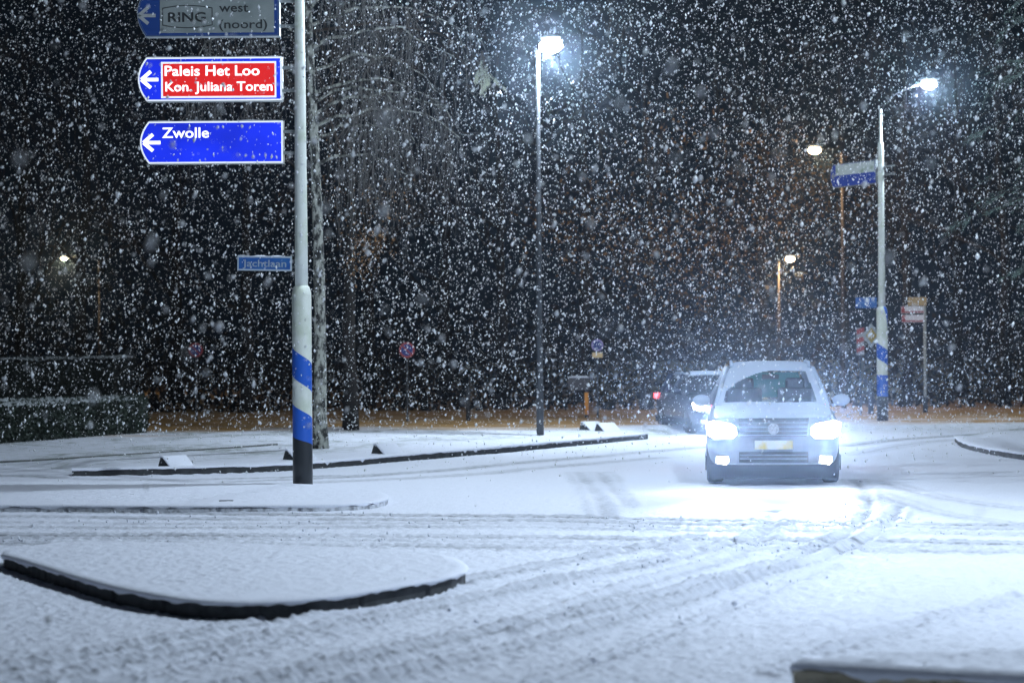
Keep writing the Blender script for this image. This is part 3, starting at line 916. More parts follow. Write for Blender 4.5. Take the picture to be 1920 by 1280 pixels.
# unseen lamp added right of the frame to light the foreground snow
nl_ = thing('street_lamp', 'added lamp post out of view on the right, lighting the foreground snow', 'street lamp', (8.5, 22.0, 0))
mb = MB(); mb.lathe([(.075, -.1), (.075, 1.0), (.066, 1.05), (.055, 3.0), (.05, 11.6), (.04, 11.75)], 20)
mb.build('pole', MATS['lamp_pole_paint'], nl_, smooth=True)
luminaire(nl_, (0, 0, 11.7), (-1.0, -.1, 12.1), COOL, P_NEAR, .95, estr=60)

def small_lamp(px, py, d, side, label, power, color=WARM, h_arm=.35, estr=18, sc_=.8):
    tip = at(px, py, d)
    x0 = tip.x - side * h_arm
    root = thing('street_lamp', label, 'street lamp', (x0, d, 0), 0, 'far warm street lamps')
    mb = MB(); mb.lathe([(.07, -.1), (.07, 1.0), (.05, 1.05), (.035, tip.z - .02)], 12)
    mb.build('pole', mat('black_pole_paint', (.004, .004, .004), .9, spec=.02) if power > 1000 else mat('rusty_pole_paint', (.05, .035, .028), .8), root, smooth=True)
    luminaire(root, (0, 0, tip.z - .05), (side * (h_arm - .12), 0, tip.z + .02), color, power, sc_, estr=estr, bowl=1.1)
small_lamp(1530, 282, 70, -1, 'warm lamp on a tall pole left of the big sign on the right mast', P_WARM * .7, h_arm=.75)
small_lamp(1481, 486, 73, 1, 'warm lamp on a short rusty pole above the white car', P_WARM * .6, sc_=.62)
small_lamp(119, 485, 95, -1, 'tiny yellowish lamp in the dark at the far left', 500, (1, .82, .5), 1.4, 14, .5)

# ------------------------------------------------------------------ small street furniture
def round_sign(px, py, d, r, face, rim, label, plate=None, plate_m=None):
    c = at(px, py, d)
    root = thing('road_sign', label, 'road sign', (c.x, d, 0), 0)
    mb = MB(); mb.tube([(0, .03, -.1), (0, .03, c.z + r)], .028, 8); mb.build('post', M_DARKPOST, root)
    mb = MB(); mb.prism([(r * math.cos(a), c.z + r * math.sin(a)) for a in np.linspace(0, 2 * PI, 29)[:-1]], -.02, 0); mb.build('rim', rim, root)
    q = r * .74
    mb = MB(); mb.prism([(q * math.cos(a), c.z + q * math.sin(a)) for a in np.linspace(0, 2 * PI, 29)[:-1]], -.026, -.018); mb.build('face', face, root)
    if plate:
        zc = c.z - r - plate[1] / 2 - .03
        mb = MB(); mb.box(-plate[0] / 2, plate[0] / 2, -.02, 0, zc - plate[1] / 2, zc + plate[1] / 2); mb.build('plate', plate_m, root, bevel=.006)
    return root
SB = mat('road_sign_blue', (.02, .035, .17), .5); SR = mat('road_sign_red', (.26, .035, .035), .5)
rs = round_sign(763, 656, 58, .19, SB, SR, 'round no-parking sign, blue with red rim, right of the birch')
mbq = MB(); zz = at(763, 656, 58).z
mbq.add([(-.10, -.029, zz + .12), (-.12, -.029, zz + .09), (.10, -.029, zz - .12), (.12, -.029, zz - .09)], [(0, 1, 2, 3)]); mbq.build('slash', SR, rs)
rs = round_sign(367, 656, 60, .18, SB, SR, 'dim round no-parking sign in the dark right of the hedges')
zz = at(367, 656, 60).z
mbq = MB(); mbq.add([(-.10, -.029, zz + .12), (-.12, -.029, zz + .09), (.10, -.029, zz - .12), (.12, -.029, zz - .09)], [(0, 1, 2, 3)]); mbq.build('slash', SR, rs)
round_sign(1120, 647, 60, .15, SB, mat('road_sign_violet', (.26, .20, .42), .5), 'round blue road sign with a small yellow plate below', (.26, .13), mat('plate_yellow', (.62, .45, .22), .5))

c = ground(1100, 783)
op = thing('marker_post', 'orange post carrying a snow-topped grey box', 'post', (c.x, c.y, 0))
mb = MB(); mb.tube([(0, 0, -.1), (0, 0, .10)], .05, 10); mb.build('foot', M_DARKPOST, op)
mb = MB(); mb.tube([(0, 0, .08), (0, 0, .66)], .058, 12); mb.build('post', mat('orange_paint', (.85, .33, .02), .5), op, smooth=True)
mb = MB(); mb.tube([(0, 0, .65), (0, 0, .80)], .04, 10); mb.box(-.48, .06, -.10, .16, .72, 1.05); mb.build('box', mat('grey_box', (.08, .075, .08), .7), op, bevel=.02)
mb = MB(); mb.grid(lambda u, v: (-.50 + u * .58, -.12 + v * .3, 1.045 + .05 * math.sin(PI * v) ** .5 * math.sin(PI * u) ** .3), 14, 9); mb.build('snow_cap', M_SNOW, op, smooth=True)

c = ground(878, 796)
mb = MB(); mb.lathe([(.055, -.1), (.055, .85), (.045, .9), (.01, .92)], 14)
tag(mb.build('bollard', M_DARKPOST, loc=(c.x, c.y, 0), smooth=True), 'thin dark bollard on the brown verge left of the tall lamp post', 'bollard')

c = ground(1614, 778)
tp = at(1613, 640, c.y).z
vs_ = thing('road_sign', 'narrow red and white warning panel on a post left of the right mast', 'road sign', (c.x, c.y, 0))
mb = MB(); mb.tube([(0, .03, -.1), (0, .03, tp + .3)], .03, 8); mb.build('post', M_DARKPOST, vs_)
mb = MB(); mb.box(-.10, .10, -.02, 0, tp - .36, tp + .36); mb.build('panel', mat('panel_white', (.26, .25, .25), .5), vs_)
mb = MB()
for k in range(3): mb.add([(-.10, -.023, tp - .30 + k * .24), (.10, -.023, tp - .22 + k * .24), (.10, -.023, tp - .10 + k * .24), (-.10, -.023, tp - .18 + k * .24)], [(0, 1, 2, 3)])
mb.build('stripe', SR, vs_)
c = ground(1633, 776)
mb = MB(); mb.lathe([(.075, -.1), (.075, .80), (.06, .86), (.01, .88)], 14)
tag(mb.build('bollard', M_DARKPOST, loc=(c.x, c.y, 0), smooth=True), 'stout dark bollard just left of the right mast foot', 'bollard')

c = ground(1735, 773)
d_ = c.y
fp = thing('fingerpost', 'slim post with two red and white route boards under a brown one', 'signpost', (c.x, d_, 0))
mb = MB(); ztop = at(1735, 557, d_).z; mb.lathe([(.06, -.1), (.06, .35), (.045, .4), (.04, ztop)], 12)
mb.build('post', mat('post_paint', (.30, .29, .25), .5, .2), fp, smooth=True)
mb = MB(); mb.tube([(0, 0, -.1), (0, 0, .42)], .066, 12); mb.build('post_foot', M_DARKPOST, fp)
sc_px = FPX / d_
for (x0, x1, y0, y1, kind) in ((1690, 1733, 574, 587, 'r'), (1691, 1733, 590, 604, 'r'), (1703, 1738, 557, 573, 'b')):
    xa, xb = (x0 - 1735) / sc_px, (x1 - 1735) / sc_px
    za = at(1735, y1, d_).z; zb = at(1735, y0, d_).z
    mb = MB(); mb.box(xa, xb, -.075, -.055, za, zb)
    b = mb.build('board', mat('board_white', (.55, .50, .50), .5) if kind == 'r' else mat('board_brown', (.34, .22, .09), .5), fp, bevel=.004)
    if kind == 'r':
        mb = MB(); mb.box(xa + .005, xa + .10, -.079, -.07, za + .01, zb - .01); mb.box(xa + .1, xb - .01, -.079, -.07, za + .015, za + .055); mb.build('red_field', SR, b)

# ------------------------------------------------------------------ hedges
def hedge(name, foot, z1, label, dens, snow, seed, leafc):
    """foot = four ground corners: front-left, front-right, back-right, back-left"""
    g = np.random.default_rng(seed)
    cx = sum(p[0] for p in foot) / 4; cy = sum(p[1] for p in foot) / 4
    root = thing(name, label, 'hedge', (cx, cy, 0), 0, 'clipped hedges')
    fl, fr, br_, bl = [np.array(p) - (cx, cy) for p in foot]
    def P(u, v): return (fl * (1 - u) + fr * u) * (1 - v) + (bl * (1 - u) + br_ * u) * v
    core = MB(); ins_ = .08
    core.add([(*P(.02, .05), 0), (*P(.98, .05), 0), (*P(.98, .95), 0), (*P(.02, .95), 0), (*P(.02, .05), z1 - ins_), (*P(.98, .05), z1 - ins_), (*P(.98, .95), z1 - ins_), (*P(.02, .95), z1 - ins_)],
             [(0, 3, 2, 1), (4, 5, 6, 7), (0, 1, 5, 4), (1, 2, 6, 5), (2, 3, 7, 6), (3, 0, 4, 7)])
    core.build('branches', mat('hedge_core', (.012, .015, .01), .95), root)
    V = []; 
    def leaves(n, face):
        for _ in range(n):
            u, v, w = g.random(), g.random(), g.random()
            if face == 'f': xy = P(u, 0); z = v * z1; out = g.normal(0, .08); p = np.array([xy[0], xy[1] - abs(out) * .3 + out, z])
            elif face == 'r': xy = P(1, u); z = v * z1; p = np.array([xy[0] + g.normal(0, .04), xy[1], z])
            else: xy = P(u, v); p = np.array([xy[0], xy[1], z1 + g.normal(0, .03)])
            if face != 't': p[2] -= max(0, (vnoise(np.array([u * 30]), np.array([v * 3.]), seed)[0] - .8)) * .3
            s = g.uniform(.022, .05)
            a = g.normal(size=3); a /= np.linalg.norm(a); b = np.cross(a, g.normal(size=3)); b /= np.linalg.norm(b)
            V.extend([p - a * s, p + b * s * .5, p + a * s, p - b * s * .5])
    leaves(dens, 'f'); leaves(dens // 5, 'r'); leaves(dens // 3, 't')
    V = np.array(V); F = np.arange(len(V)).reshape(-1, 4)
    o = np_mesh('foliage', V, F, mat('hedge_leaf_' + str(seed), leafc, .6, var=((leafc[0] * .5, leafc[1] * .5, leafc[2] * .5), 3, .4, .65))); o.parent = root
    if snow:
        sn = MB()
        ru = random.Random(seed)
        def fn(u, v):
            q = P(.003 + u * .994, .02 + v * .96)
            e = min(1, min(u, 1 - u) * 40) * min(1, min(v, 1 - v) * 12)
            return (q[0], q[1], z1 - .02 + .05 * e * snow + .12 * (float(fbm(np.array([u * 14.]), np.array([v * 2.]), seed)[0]) - .5) + ru.uniform(-.025, .025))
        sn.grid(fn, 150, 22); sn.build('snow_cover', M_HEDGESNOW, root, smooth=True)
M_HEDGESNOW = mat('hedge_snow', (.52, .56, .58), .85, var=((.08, .10, .09), 16, .46, .62), bump=(30, .6, .02))
def g2(px, py): p = ground(px, py); return (p.x, p.y)
hedge('hedge', [g2(-330, 868), g2(268, 820), (g2(272, 806)[0], g2(272, 806)[1]), (g2(-330, 868)[0] - .4, g2(-330, 868)[1] + 8.5)], .80, 'long low clipped hedge with snow lying on its flat top', 16000, .9, 5, (.026, .042, .028))
hb = at(100, 700, 57)
hedge('hedge', [(-17.5, 54.0), (-9.0, 55.4), (-8.8, 57.2), (-17.5, 56.6)], 1.68, 'taller dark hedge behind the low snow-topped hedge', 9000, .5, 9, (.016, .024, .024))

# ------------------------------------------------------------------ trees
def bare_tree(name, loc, h, r, label, cat, group, seed, levels=3, spread=1.0, bark=M_BARK, twig=M_TWIG, lean=(0, 0), clear=.25, n1=11, twr=.009):
    g = random.Random(seed)
    root = thing(name, label, cat, loc, 0, group)
    tr = MB(); cr = MB()
    pts = []; rad = []
    x = y = 0
    K = 12
    for i in range(K + 1):
        u = i / K
        pts.append(Vector((lean[0] * u * h + x, lean[1] * u * h + y, -.1 + u * h)))
        rad.append(r * (1 - u) ** .8 * (1.25 if i == 0 else 1) + .012)
        x += g.gauss(0, .012 * h / 3); y += g.gauss(0, .012 * h / 3)
    tr.tube(pts, rad, 10)
    def branch(p, dirv, L, rr, lev):
        n = 5 if lev < 3 else 3
        q = [p.copy()]; d = dirv.copy(); cur = p.copy()
        for k in range(n):
            d = (d + Vector((g.gauss(0, .18), g.gauss(0, .18), g.gauss(0, .12) + .05))).normalized()
            cur = cur + d * L / n
            q.append(cur.copy())
        rs_ = [max(rr * (1 - k / (n + .5)), .004) for k in range(n + 1)]
        (tr if lev == 1 else cr).tube(q, rs_, 5 if lev == 1 else 3, cap=False)
        if lev >= levels: return
        m = g.randint(4, 6) if lev == 1 else g.randint(4, 6)
        for k in range(m):
            t = g.uniform(.25, 1)
            i = min(int(t * n), n - 1); pp = q[i].lerp(q[i + 1], t * n - i)
            dd = (q[i + 1] - q[i]).normalized()
            nd = (dd + Vector((g.gauss(0, .7), g.gauss(0, .7), g.gauss(.1, .45)))).normalized()
            branch(pp, nd, L * g.uniform(.4, .65), max(rs_[i] * .55, twr if lev > 1 else .012), lev + 1)
    for k in range(n1):
        t = clear + (1 - clear) * (k + g.random()) / n1 * .96
        i = min(int(t * K), K - 1); pp = pts[i].lerp(pts[i + 1], t * K - i)
        a = g.uniform(0, 2 * PI); el = g.uniform(.25, .8)
        L = h * .38 * (1.15 - t * .8) * spread * g.uniform(.7, 1.15)
        branch(pp, Vector((math.cos(a) * math.cos(el), math.sin(a) * math.cos(el), math.sin(el))), L, rad[i] * .5, 1)
    tr.build('trunk', bark, root, smooth=True)
    cr.build('crown', twig, root)
    return root

def dead_leaves(root, boxes, seed, c=(.30, .16, .06)):
    g = np.random.default_rng(seed); V = []
    for (x, y, z, rx, ry, rz_, n, s0) in boxes:
        p = g.normal(size=(n, 3)) * (rx, ry, rz_) + (x, y, z)
        a = g.normal(size=(n, 3)); a /= np.linalg.norm(a, axis=1)[:, None]
        b = np.cross(a, g.normal(size=(n, 3))); b /= np.linalg.norm(b, axis=1)[:, None]
        s = g.uniform(.5, 1.2, (n, 1)) * s0
        V.append(np.stack([p - a * s, p + b * s * .6, p + a * s, p - b * s * .6], 1).reshape(-1, 3))
    V = np.concatenate(V)
    o = np_mesh('dead_leaves', V, np.arange(len(V)).reshape(-1, 4), mat('dead_leaf', c, .8, var=((c[0] * .4, c[1] * .4, c[2] * .4), 2, .4, .6)))
    o.parent = root

# weeping birch behind the mast
bp = ground(600, 841, .1)
birch = thing('birch_tree', 'pale-barked weeping birch right behind the striped mast, twigs hanging', 'tree', (bp.x, bp.y, .08))
g = random.Random(21)
mb = MB()
tp_ = []; tr_ = []
for i in range(15):
    u = i / 14
    px_ = 600 - 14 * u * 1.3 + (5 * math.sin(u * 5)); 
    zz = 10.5 * u - .15
    tp_.append(Vector(((px_ - 600) / (FPX / bp.y), .15 * math.sin(u * 4), zz)))
    tr_.append(.125 * (1 - u * .62) + (.05 if i == 0 else 0))
mb.tube(tp_, tr_, 14)
limbs = []
# a visible low limb to the right, others higher
spec = [(5.6, 1.9, 8), (6.0, 2.8, -20), (6.4, 2.4, 15), (6.8, 2.9, 40), (7.2, 2.6, -5), (5.1, 1.8, 25), (6.2, 2.0, -35), (7.6, 3.1, 12), (6.6, 2.2, 185), (7.4, 2.6, 150), (7.9, 2.8, -60), (8.2, 2.6, 60), (8.6, 3.0, 5), (5.8, 2.6, 5), (9.0, 2.4, 200)]
for z0, L, az in spec:
    a = R(az)
    i = int((z0 + .15) / 10.5 * 14); st = tp_[i].lerp(tp_[i + 1], .3)
    st = Vector((st.x, st.y, z0))
    q = [st]
    for k in range(1, 9):
        u = k / 8
        rr = L * u
        q.append(Vector((st.x + math.cos(a) * rr + g.gauss(0, .05), st.y + math.sin(a) * rr + g.gauss(0, .05), z0 + .55 * math.sin(u * PI * .62) * L * .45 - u * u * L * .30 + g.gauss(0, .03))))
    mb.tube(q, [max(.034 * (1 - k / 9), .008) for k in range(9)], 6, cap=False)
    limbs.append(q)
mb.build('trunk', M_BIRCH, birch, smooth=True)
cr = MB()
for q in limbs:
    for k in range(24):
        u = g.uniform(.25, 1.0) * 8; i = min(int(u), 7)
        p = q[i].lerp(q[i + 1], u - i)
        L = g.uniform(.6, 2.0)
        dx, dy = g.gauss(0, .22), g.gauss(0, .22)
        pts = [p]
        for j in range(1, 6):
            v = j / 5
            pts.append(p + Vector((dx * math.sqrt(v) + g.gauss(0, .02), dy * math.sqrt(v), -L * v ** 1.15)))
        cr.tube(pts, [.0065 - .0008 * j for j in range(6)], 3, cap=False)
        for j in range(1, 5):
            if g.random() < .6:
                pp = pts[j]; e = pp + Vector((g.gauss(0, .12), g.gauss(0, .12), -g.uniform(.15, .45)))
                cr.tube([pp, pp.lerp(e, .5) + Vector((g.gauss(0, .02), 0, .02)), e], [.004, .0036, .003], 3, cap=False)
cr.build('crown', M_PALETWIG, birch)

# needle sprays: used by the two conifers
def spray(wood, needles, p0, p1, droop, g, n_side=14, side_len=.5, nl=.05, per=26):
    p0 = Vector(p0); p1 = Vector(p1)
    ax = (p1 - p0); L = ax.length
    q = []
    for k in range(9):
        u = k / 8
        q.append(p0.lerp(p1, u) + Vector((0, 0, droop * math.sin(PI * u))))
    wood.tube(q, [max(.02 * (1 - k / 9), .005) for k in range(9)], 5, cap=False)
    paths = [q[3:]]
    for k in range(n_side):
        u = g.uniform(.2, 1) * 8; i = min(int(u), 7); p = q[i].lerp(q[i + 1], u - i)
        d_ = (ax.normalized() + Vector((g.gauss(0, .4), g.gauss(0, .5), g.gauss(-.25, .25)))).normalized()
        sl = side_len * g.uniform(.5, 1.1) * (1.15 - u / 12)
        s_ = [p + d_ * sl * j / 4 + Vector((0, 0, -.12 * sl * (j / 4) ** 2)) for j in range(5)]
        wood.tube(s_, [.006, .005, .0045, .004, .003], 3, cap=False)
        paths.append(s_)
    for s_ in paths:
        for k in range(per):
            u = g.uniform(0, len(s_) - 1.001); i = int(u); p = s_[i].lerp(s_[i + 1], u - i)
            t = (s_[i + 1] - s_[i]).normalized()
            d_ = (t * .9 + Vector((g.gauss(0, .6), g.gauss(0, .6), g.gauss(-.1, .6)))).normalized() * nl * g.uniform(.7, 1.3)
            w = d_.cross(Vector((g.gauss(0, 1), g.gauss(0, 1), g.gauss(0, 1)))).normalized() * .0035
            needles.add([p - w, p + w, p + d_], [(0, 1, 2)])

g = random.Random(4)
D = 31.0
cp = at(2120, 700, D)
con = thing('pine_tree', 'dark pine reaching frosted branches into the frame from the right edge', 'tree', (cp.x, D, 0))
wood = MB(); ned = MB()
wood.tube([(0, 0, -.1), (.05, 0, 3), (0, .05, 6), (.05, 0, 9)], [.17, .14, .10, .03], 10)
def loc(px, py, dy=0): q = at(px, py, D + dy); return (q.x - cp.x, dy, q.z)
for (x0, y0, x1, y1, dy, n) in ((2110, 330, 1775, 425, -.6, 22), (2110, 300, 1815, 392, .3, 16), (2110, 255, 1850, 335, -.3, 14), (2110, 380, 1900, 425, .6, 8), (2110, 470, 1895, 515, 0, 10),
                                (2110, 160, 1830, 250, .5, 14), (2110, 60, 1850, 170, -.5, 16), (2110, -40, 1860, 70, .2, 16), (2110, -120, 1900, 10, -.2, 14), (2110, 560, 1915, 590, .3, 6), (2110, 100, 1880, 120, .8, 12)):
    spray(wood, ned, loc(x0, y0, dy * .2), loc(x1, y1, dy), .10, g, n, .55, .06, 30)
wood.build('trunk', M_BARK, con, smooth=True); ned.build('needles', M_NEEDLE, con)

# one tuft of the birch close to the tall lamp, lamplight put into its colour
wood = MB(); ned = MB(); g = random.Random(8)
bd = bp.y + .3
org = Vector((bp.x, bp.y, .08))
e0 = at(903, 105, bd) - org; e1 = at(910, 168, bd) - org
st = tp_[10].lerp(tp_[11], .2)
wood.tube([st, st.lerp(e0, .4) + Vector((0, 0, .35)), st.lerp(e0, .75) + Vector((0, 0, .30)), e0], [.03, .022, .014, .008], 6)
for k in range(11):
    spray(wood, ned, (e0.x + g.gauss(0, .04), e0.y, e0.z + g.uniform(-.25, .10)), (e1.x + g.gauss(0, .13), e1.y + g.gauss(0, .08), e1.z + g.uniform(-.05, .3)), 0, g, 9, .2, .05, 34)
wood.build('long_bough', M_TWIG, birch, smooth=True); ned.build('lamplit_tuft', M_LITNEEDLE, birch)

# dark trees behind
p = ground(657, 806, .1)
oak = bare_tree('oak_tree', (p.x, p.y, .08), 11, .15, 'dark slim trunk standing on the verge right of the birch', 'tree', None, 31, clear=.38, n1=9)
dead_leaves(oak, [(.45, -.3, 4.1, .28, .3, .22, 260, .035), (.2, -.1, 3.6, .22, .3, .2, 160, .035), (.7, 0, 4.9, .4, .4, .4, 160, .03), (-.6, 0, 5.4, .5, .4, .5, 160, .03)], 5)
TREES = [(150, 74, 12.5, .20), (330, 82, 13, .22), (460, 70, 11, .17), (690, 76, 12, .2), (830, 84, 13, .22), (940, 72, 11.5, .16), (1090, 80, 13, .21), (1210, 70, 10.5, .15), (1330, 88, 13, .2), (1440, 78, 12, .2),
         (1580, 86, 13, .22), (1700, 75, 11.5, .17), (1800, 82, 12.5, .21), (1880, 72, 11, .18), (40, 80, 13, .2), (-80, 72, 12, .2), (2000, 80, 12, .2)]
for i, (px, dd, h, r) in enumerate(TREES):
    wt = bare_tree('woodland_tree', (at(px, 640, dd).x, dd, 0), h, r, 'dark bare tree in the black wood behind the junction', 'tree', 'bare trees of the dark wood', 100 + i, clear=.22, n1=9)
    if px in (1210, 1440, 1330, 1580): dead_leaves(wt, [(g.gauss(0, 1.5), g.gauss(-1, 1), g.uniform(2.5, 8), .9, .8, .6, 200, .06) for _ in range(7)], i)

def undergrowth():
    n = 26000
    g = np.random.default_rng(17)
    x = g.uniform(-34, 34, n); y = g.uniform(0, 1, n) ** 1.5 * 9 + 69.5 + 2.0 * vnoise(x * .4, x * 0, 3)
    top = 1.0 + 3.4 * vnoise(x * .35, y * .3, 4) * sstep(69, 74, y) + .5
    z = g.random(n) ** 1.2 * top
    s = g.uniform(.05, .16, n)
    a = g.normal(size=(n, 3)); a /= np.linalg.norm(a, axis=1)[:, None]
    b = np.cross(a, g.normal(size=(n, 3))); b /= np.linalg.norm(b, axis=1)[:, None]
    P = np.stack([x, y, z], -1)
    V = np.stack([P - a * s[:, None], P + b * s[:, None] * .6, P + a * s[:, None], P - b * s[:, None] * .6], 1).reshape(-1, 3)
    o = np_mesh('undergrowth', V, np.arange(len(V)).reshape(-1, 4), mat('undergrowth_leaf', (.016, .011, .007), .9, var=((.006, .007, .005), .8, .4, .6)))
    struct(o, 'stuff', 'dark tangle of undergrowth along the edge of the wood')
undergrowth()

# ------------------------------------------------------------------ cars
def car(label, loc, rz, paint, snowy, power, hl_scale=1.0, white=True, hs=1.0):
    root = thing('parked_car' if False else 'car', label, 'car', loc, rz)
    root.scale = (1, 1, hs)
    W = .92
    # body loft
    st = [(0.00, .60, .30, .78, .80), (.035, .76, .24, .88, .915), (.14, .875, .21, .945, .965), (.35, .915, .20, .985, 1.005), (.75, W, .20, 1.02, 1.05), (1.12, W, .20, 1.05, 1.085),
          (1.35, W, .20, 1.06, 1.08), (2.4, W, .20, 1.075, 1.085), (3.5, W, .21, 1.085, 1.09), (4.05, .90, .24, 1.08, 1.09), (4.33, .86, .30, 1.02, 1.04), (4.42, .74, .36, .92, .95)]
    mb = MB(); rings = []
    for y, w, zb, zl, zt in st:
        half = [(w * .80, zb), (w * .965, zb + .13), (w, zb + (zl - zb) * .48), (w * .985, zb + (zl - zb) * .78), (w * .93, zl), (w * .62, zt - .012), (w * .25, zt)]
        ring = [(x, y, z) for x, z in half] + [(-x, y, z) for x, z in reversed(half)]
        rings.append(ring)
    n = len(rings[0]); vs = [p for r in rings for p in r]; fs = []
    for i in range(len(rings) - 1):
        for k in range(n):
            a = i * n + k; b = i * n + (k + 1) % n
            fs.append((a, a + n, b + n, b))
    fs.append(tuple(range(n))); fs.append(tuple(reversed(range((len(rings) - 1) * n, len(rings) * n))))
    mb.add(vs, fs)
    mb.build('body', paint, root, smooth=True, sub=2)
    # bonnet skin with snow
    def bon(u, v):
        x = (u * 2 - 1) * (.70 + .10 * min(1, v * 3)); y = .06 + v * 1.06
        z = .925 + .155 * (v ** .75) + .02 * (1 - (u * 2 - 1) ** 2) - .035 * abs(u * 2 - 1) ** 4
        if v < .1: z -= (.1 - v) * .5
        return (x, y, z + (.022 if snowy else .006) + (random.uniform(-.004, .004) if snowy else 0))
    mb = MB(); mb.grid(bon, 41, 31); mb.build('bonnet', M_CARSNOW if snowy else paint, root, smooth=True)
    # lower cladding
    mb = MB()
    for s in (-1, 1):
        mb.add([(s * .905, .3, .2), (s * .935, .5, .2), (s * .935, 4.0, .22), (s * .935, 4.0, .40), (s * .935, .5, .40), (s * .905, .3, .40)], [(0, 1, 4, 5) if s > 0 else (5, 4, 1, 0), (1, 2, 3, 4) if s > 0 else (4, 3, 2, 1)])
    mb.build('side_cladding', M_BLACKPL, root)
    mb = MB()
    mb.grid(lambda u, v: ((u * 2 - 1) * .86, .055 - .085 * (1 - abs(u * 2 - 1) ** 3) + .10 * abs(u * 2 - 1) ** 6 + .04 * (1 - v), .10 + v * .195), 25, 5)
    mb.build('lower_bumper', M_BLACKPL, root, smooth=True)
    mb = MB(); mb.grid(lambda u, v: ((u * 2 - 1) * .72, -.045 + .10 * abs(u * 2 - 1) ** 4, .295 + v * .022), 21, 2); mb.build('bumper_trim', M_CHROME if white else M_BLACKPL, root)
    # grilles
    fy = lambda x: -.035 + .16 * abs(x / .9) ** 3.2
    gr_ = MB(); gr_.grid(lambda u, v: ((u * 2 - 1) * (.48 - .03 * (1 - v)), fy((u * 2 - 1) * .48), .675 + v * .255), 25, 7); go = gr_.build('grille', M_BLACKPL, root, smooth=True)
    for z in (.69, .745, .80, .86):
        b = MB(); b.grid(lambda u, v: ((u * 2 - 1) * .475, fy((u * 2 - 1) * .475) - .014 + .008 * v, z + v * .016), 21, 2); b.build('grille_bar', M_BAR, go)
    b = MB()
    b.prism([(.078 * math.cos(a), .785 + .078 * math.sin(a)) for a in np.linspace(0, 2 * PI, 33)[:-1]], -.075, -.03)
    em = b.build('emblem', mat('snow_caked_emblem', (.55, .58, .62), .6, var=((.3, .32, .35), 30, .45, .6)), go, bevel=.006)
    b = MB()
    for pts in (((-.035, .843), (0, .792), (.035, .843)), ((-.052, .822), (-.028, .735), (0, .782), (.028, .735), (.052, .822))):
        b.tube([(x, -.077, z) for x, z in pts], .0045, 4)
    b.build('emblem_strokes', mat('emblem_metal', (.36, .38, .42), .4, .5), em)
    lg = MB(); lg.grid(lambda u, v: ((u * 2 - 1) * .47, fy((u * 2 - 1) * .47) - .012, .325 + v * .145), 25, 5); lo = lg.build('lower_grille', M_BLACKPL, root, smooth=True)
    for z in (.37, .42):
        b = MB(); b.grid(lambda u, v: ((u * 2 - 1) * .46, fy((u * 2 - 1) * .46) - .024 + .006 * v, z + v * .014), 21, 2); b.build('grille_bar', M_BAR if white else M_BLACKPL, lo)
    mb = MB(); mb.box(-.26, .26, -.068, -.045, .505, .625); pl_ = mb.build('number_plate', mat('plate_yellow_snowy', (.62, .50, .16), .5, var=((.68, .70, .70), 9, .38, .62)), root, bevel=.006)
    # head lights and fog lights
    for s in (-1, 1):
        o_ = [(.50, .72), (.56, .655), (.80, .645), (.90, .70), (.925, .86), (.82, .895), (.58, .855), (.51, .80)]
        vs = []; 
        for x, z in o_: vs.append((s * x, fy(x) - .075 + max(0, x - .72) * .2, z))
        for x, z in o_: vs.append((s * x, fy(x) + .12 + max(0, x - .72) * .35, z))
        k = len(o_); f0 = tuple(range(k)); f0 = f0 if s > 0 else tuple(reversed(f0))
        fs = [f0] + [((j + 1) % k, j, j + k, (j + 1) % k + k) if s > 0 else (j, (j + 1) % k, (j + 1) % k + k, j + k) for j in range(k)]
        hl = MB(); hl.add(vs, fs[:1], 0); hl.add(vs, fs[1:], 1)
        hl.build('headlight', [emitter('headlight_glow', (.80, .88, 1.0), 25), M_BLACKPL], root)
        light('dipped_light', 'SPOT', power, (.78, .86, 1.0), (s * .70, -.19, .78), root, .07, 125, .9, (0.0, -1, -.12))
        light('beam_light', 'SPOT', power * 17, (.62, .75, 1.0), (s * .70, -.19, .78), root, .07, 34, 1.0, (0.0, -1, -.012))
        fg = MB(); fg.prism([(s * .70 + .085 * a, .36 + .045 * b) for a, b in ((-1, -.9), (.6, -1.5), (1.1, -.4), (1, 1.1), (-.9, 1.2))], -.045, .15)
        fg.mi = [0 if k_ == 0 else 1 for k_ in range(len(fg.f))]
        fg.build('fog_light', [emitter('fog_glow' if white else 'fog_dim', (1.0, .93, .80), 8 if white else .02), M_BLACKPL], root)
    # cabin
    def ws(u, v, off=0):
        uu = u * 2 - 1
        return (uu * (.765 + (.60 - .765) * v), 1.10 + .84 * v + .13 * uu * uu - off * .5, 1.085 + .50 * v - .015 * uu * uu + off * .85)
    mb = MB(); mb.grid(lambda u, v: ws(u, v), 41, 21); mb.build('windscreen', M_WINDSCREEN, root, smooth=True)
    if snowy:
        def snow_keep(u, v):
            # clear arc swept by the wipers
            if v > .90: return True
            if u > .93 - .02 * v: return True
            if v < .05: return True
            if u < .045: return True
            arc = 1 - ((.62 - u) / .60) ** 2 if u < .62 else 1
            return v > .14 + .78 * max(arc, 0) ** .55 if u < .62 else False
        mb = MB(); mb.grid(lambda u, v: ws(u, v, .02), 81, 41, keep=snow_keep); mb.build('windscreen_snow', M_CARSNOW, root, smooth=True)
    roofz = 1.585
    def rf(u, v, add=0):
        uu = u * 2 - 1
        y = 1.92 + v * 2.0 + .10 * uu * uu * (1 - v) 
        return (uu * (.60 - .03 * v), y, roofz + .045 * math.sin(PI * (.25 + .6 * v)) - .03 * abs(uu) ** 3 + add - .05 * max(0, .10 - v) / .10)
    mb = MB(); mb.grid(lambda u, v: rf(u, v), 25, 15); mb.build('roof', paint, root, smooth=True)
    mb = MB()
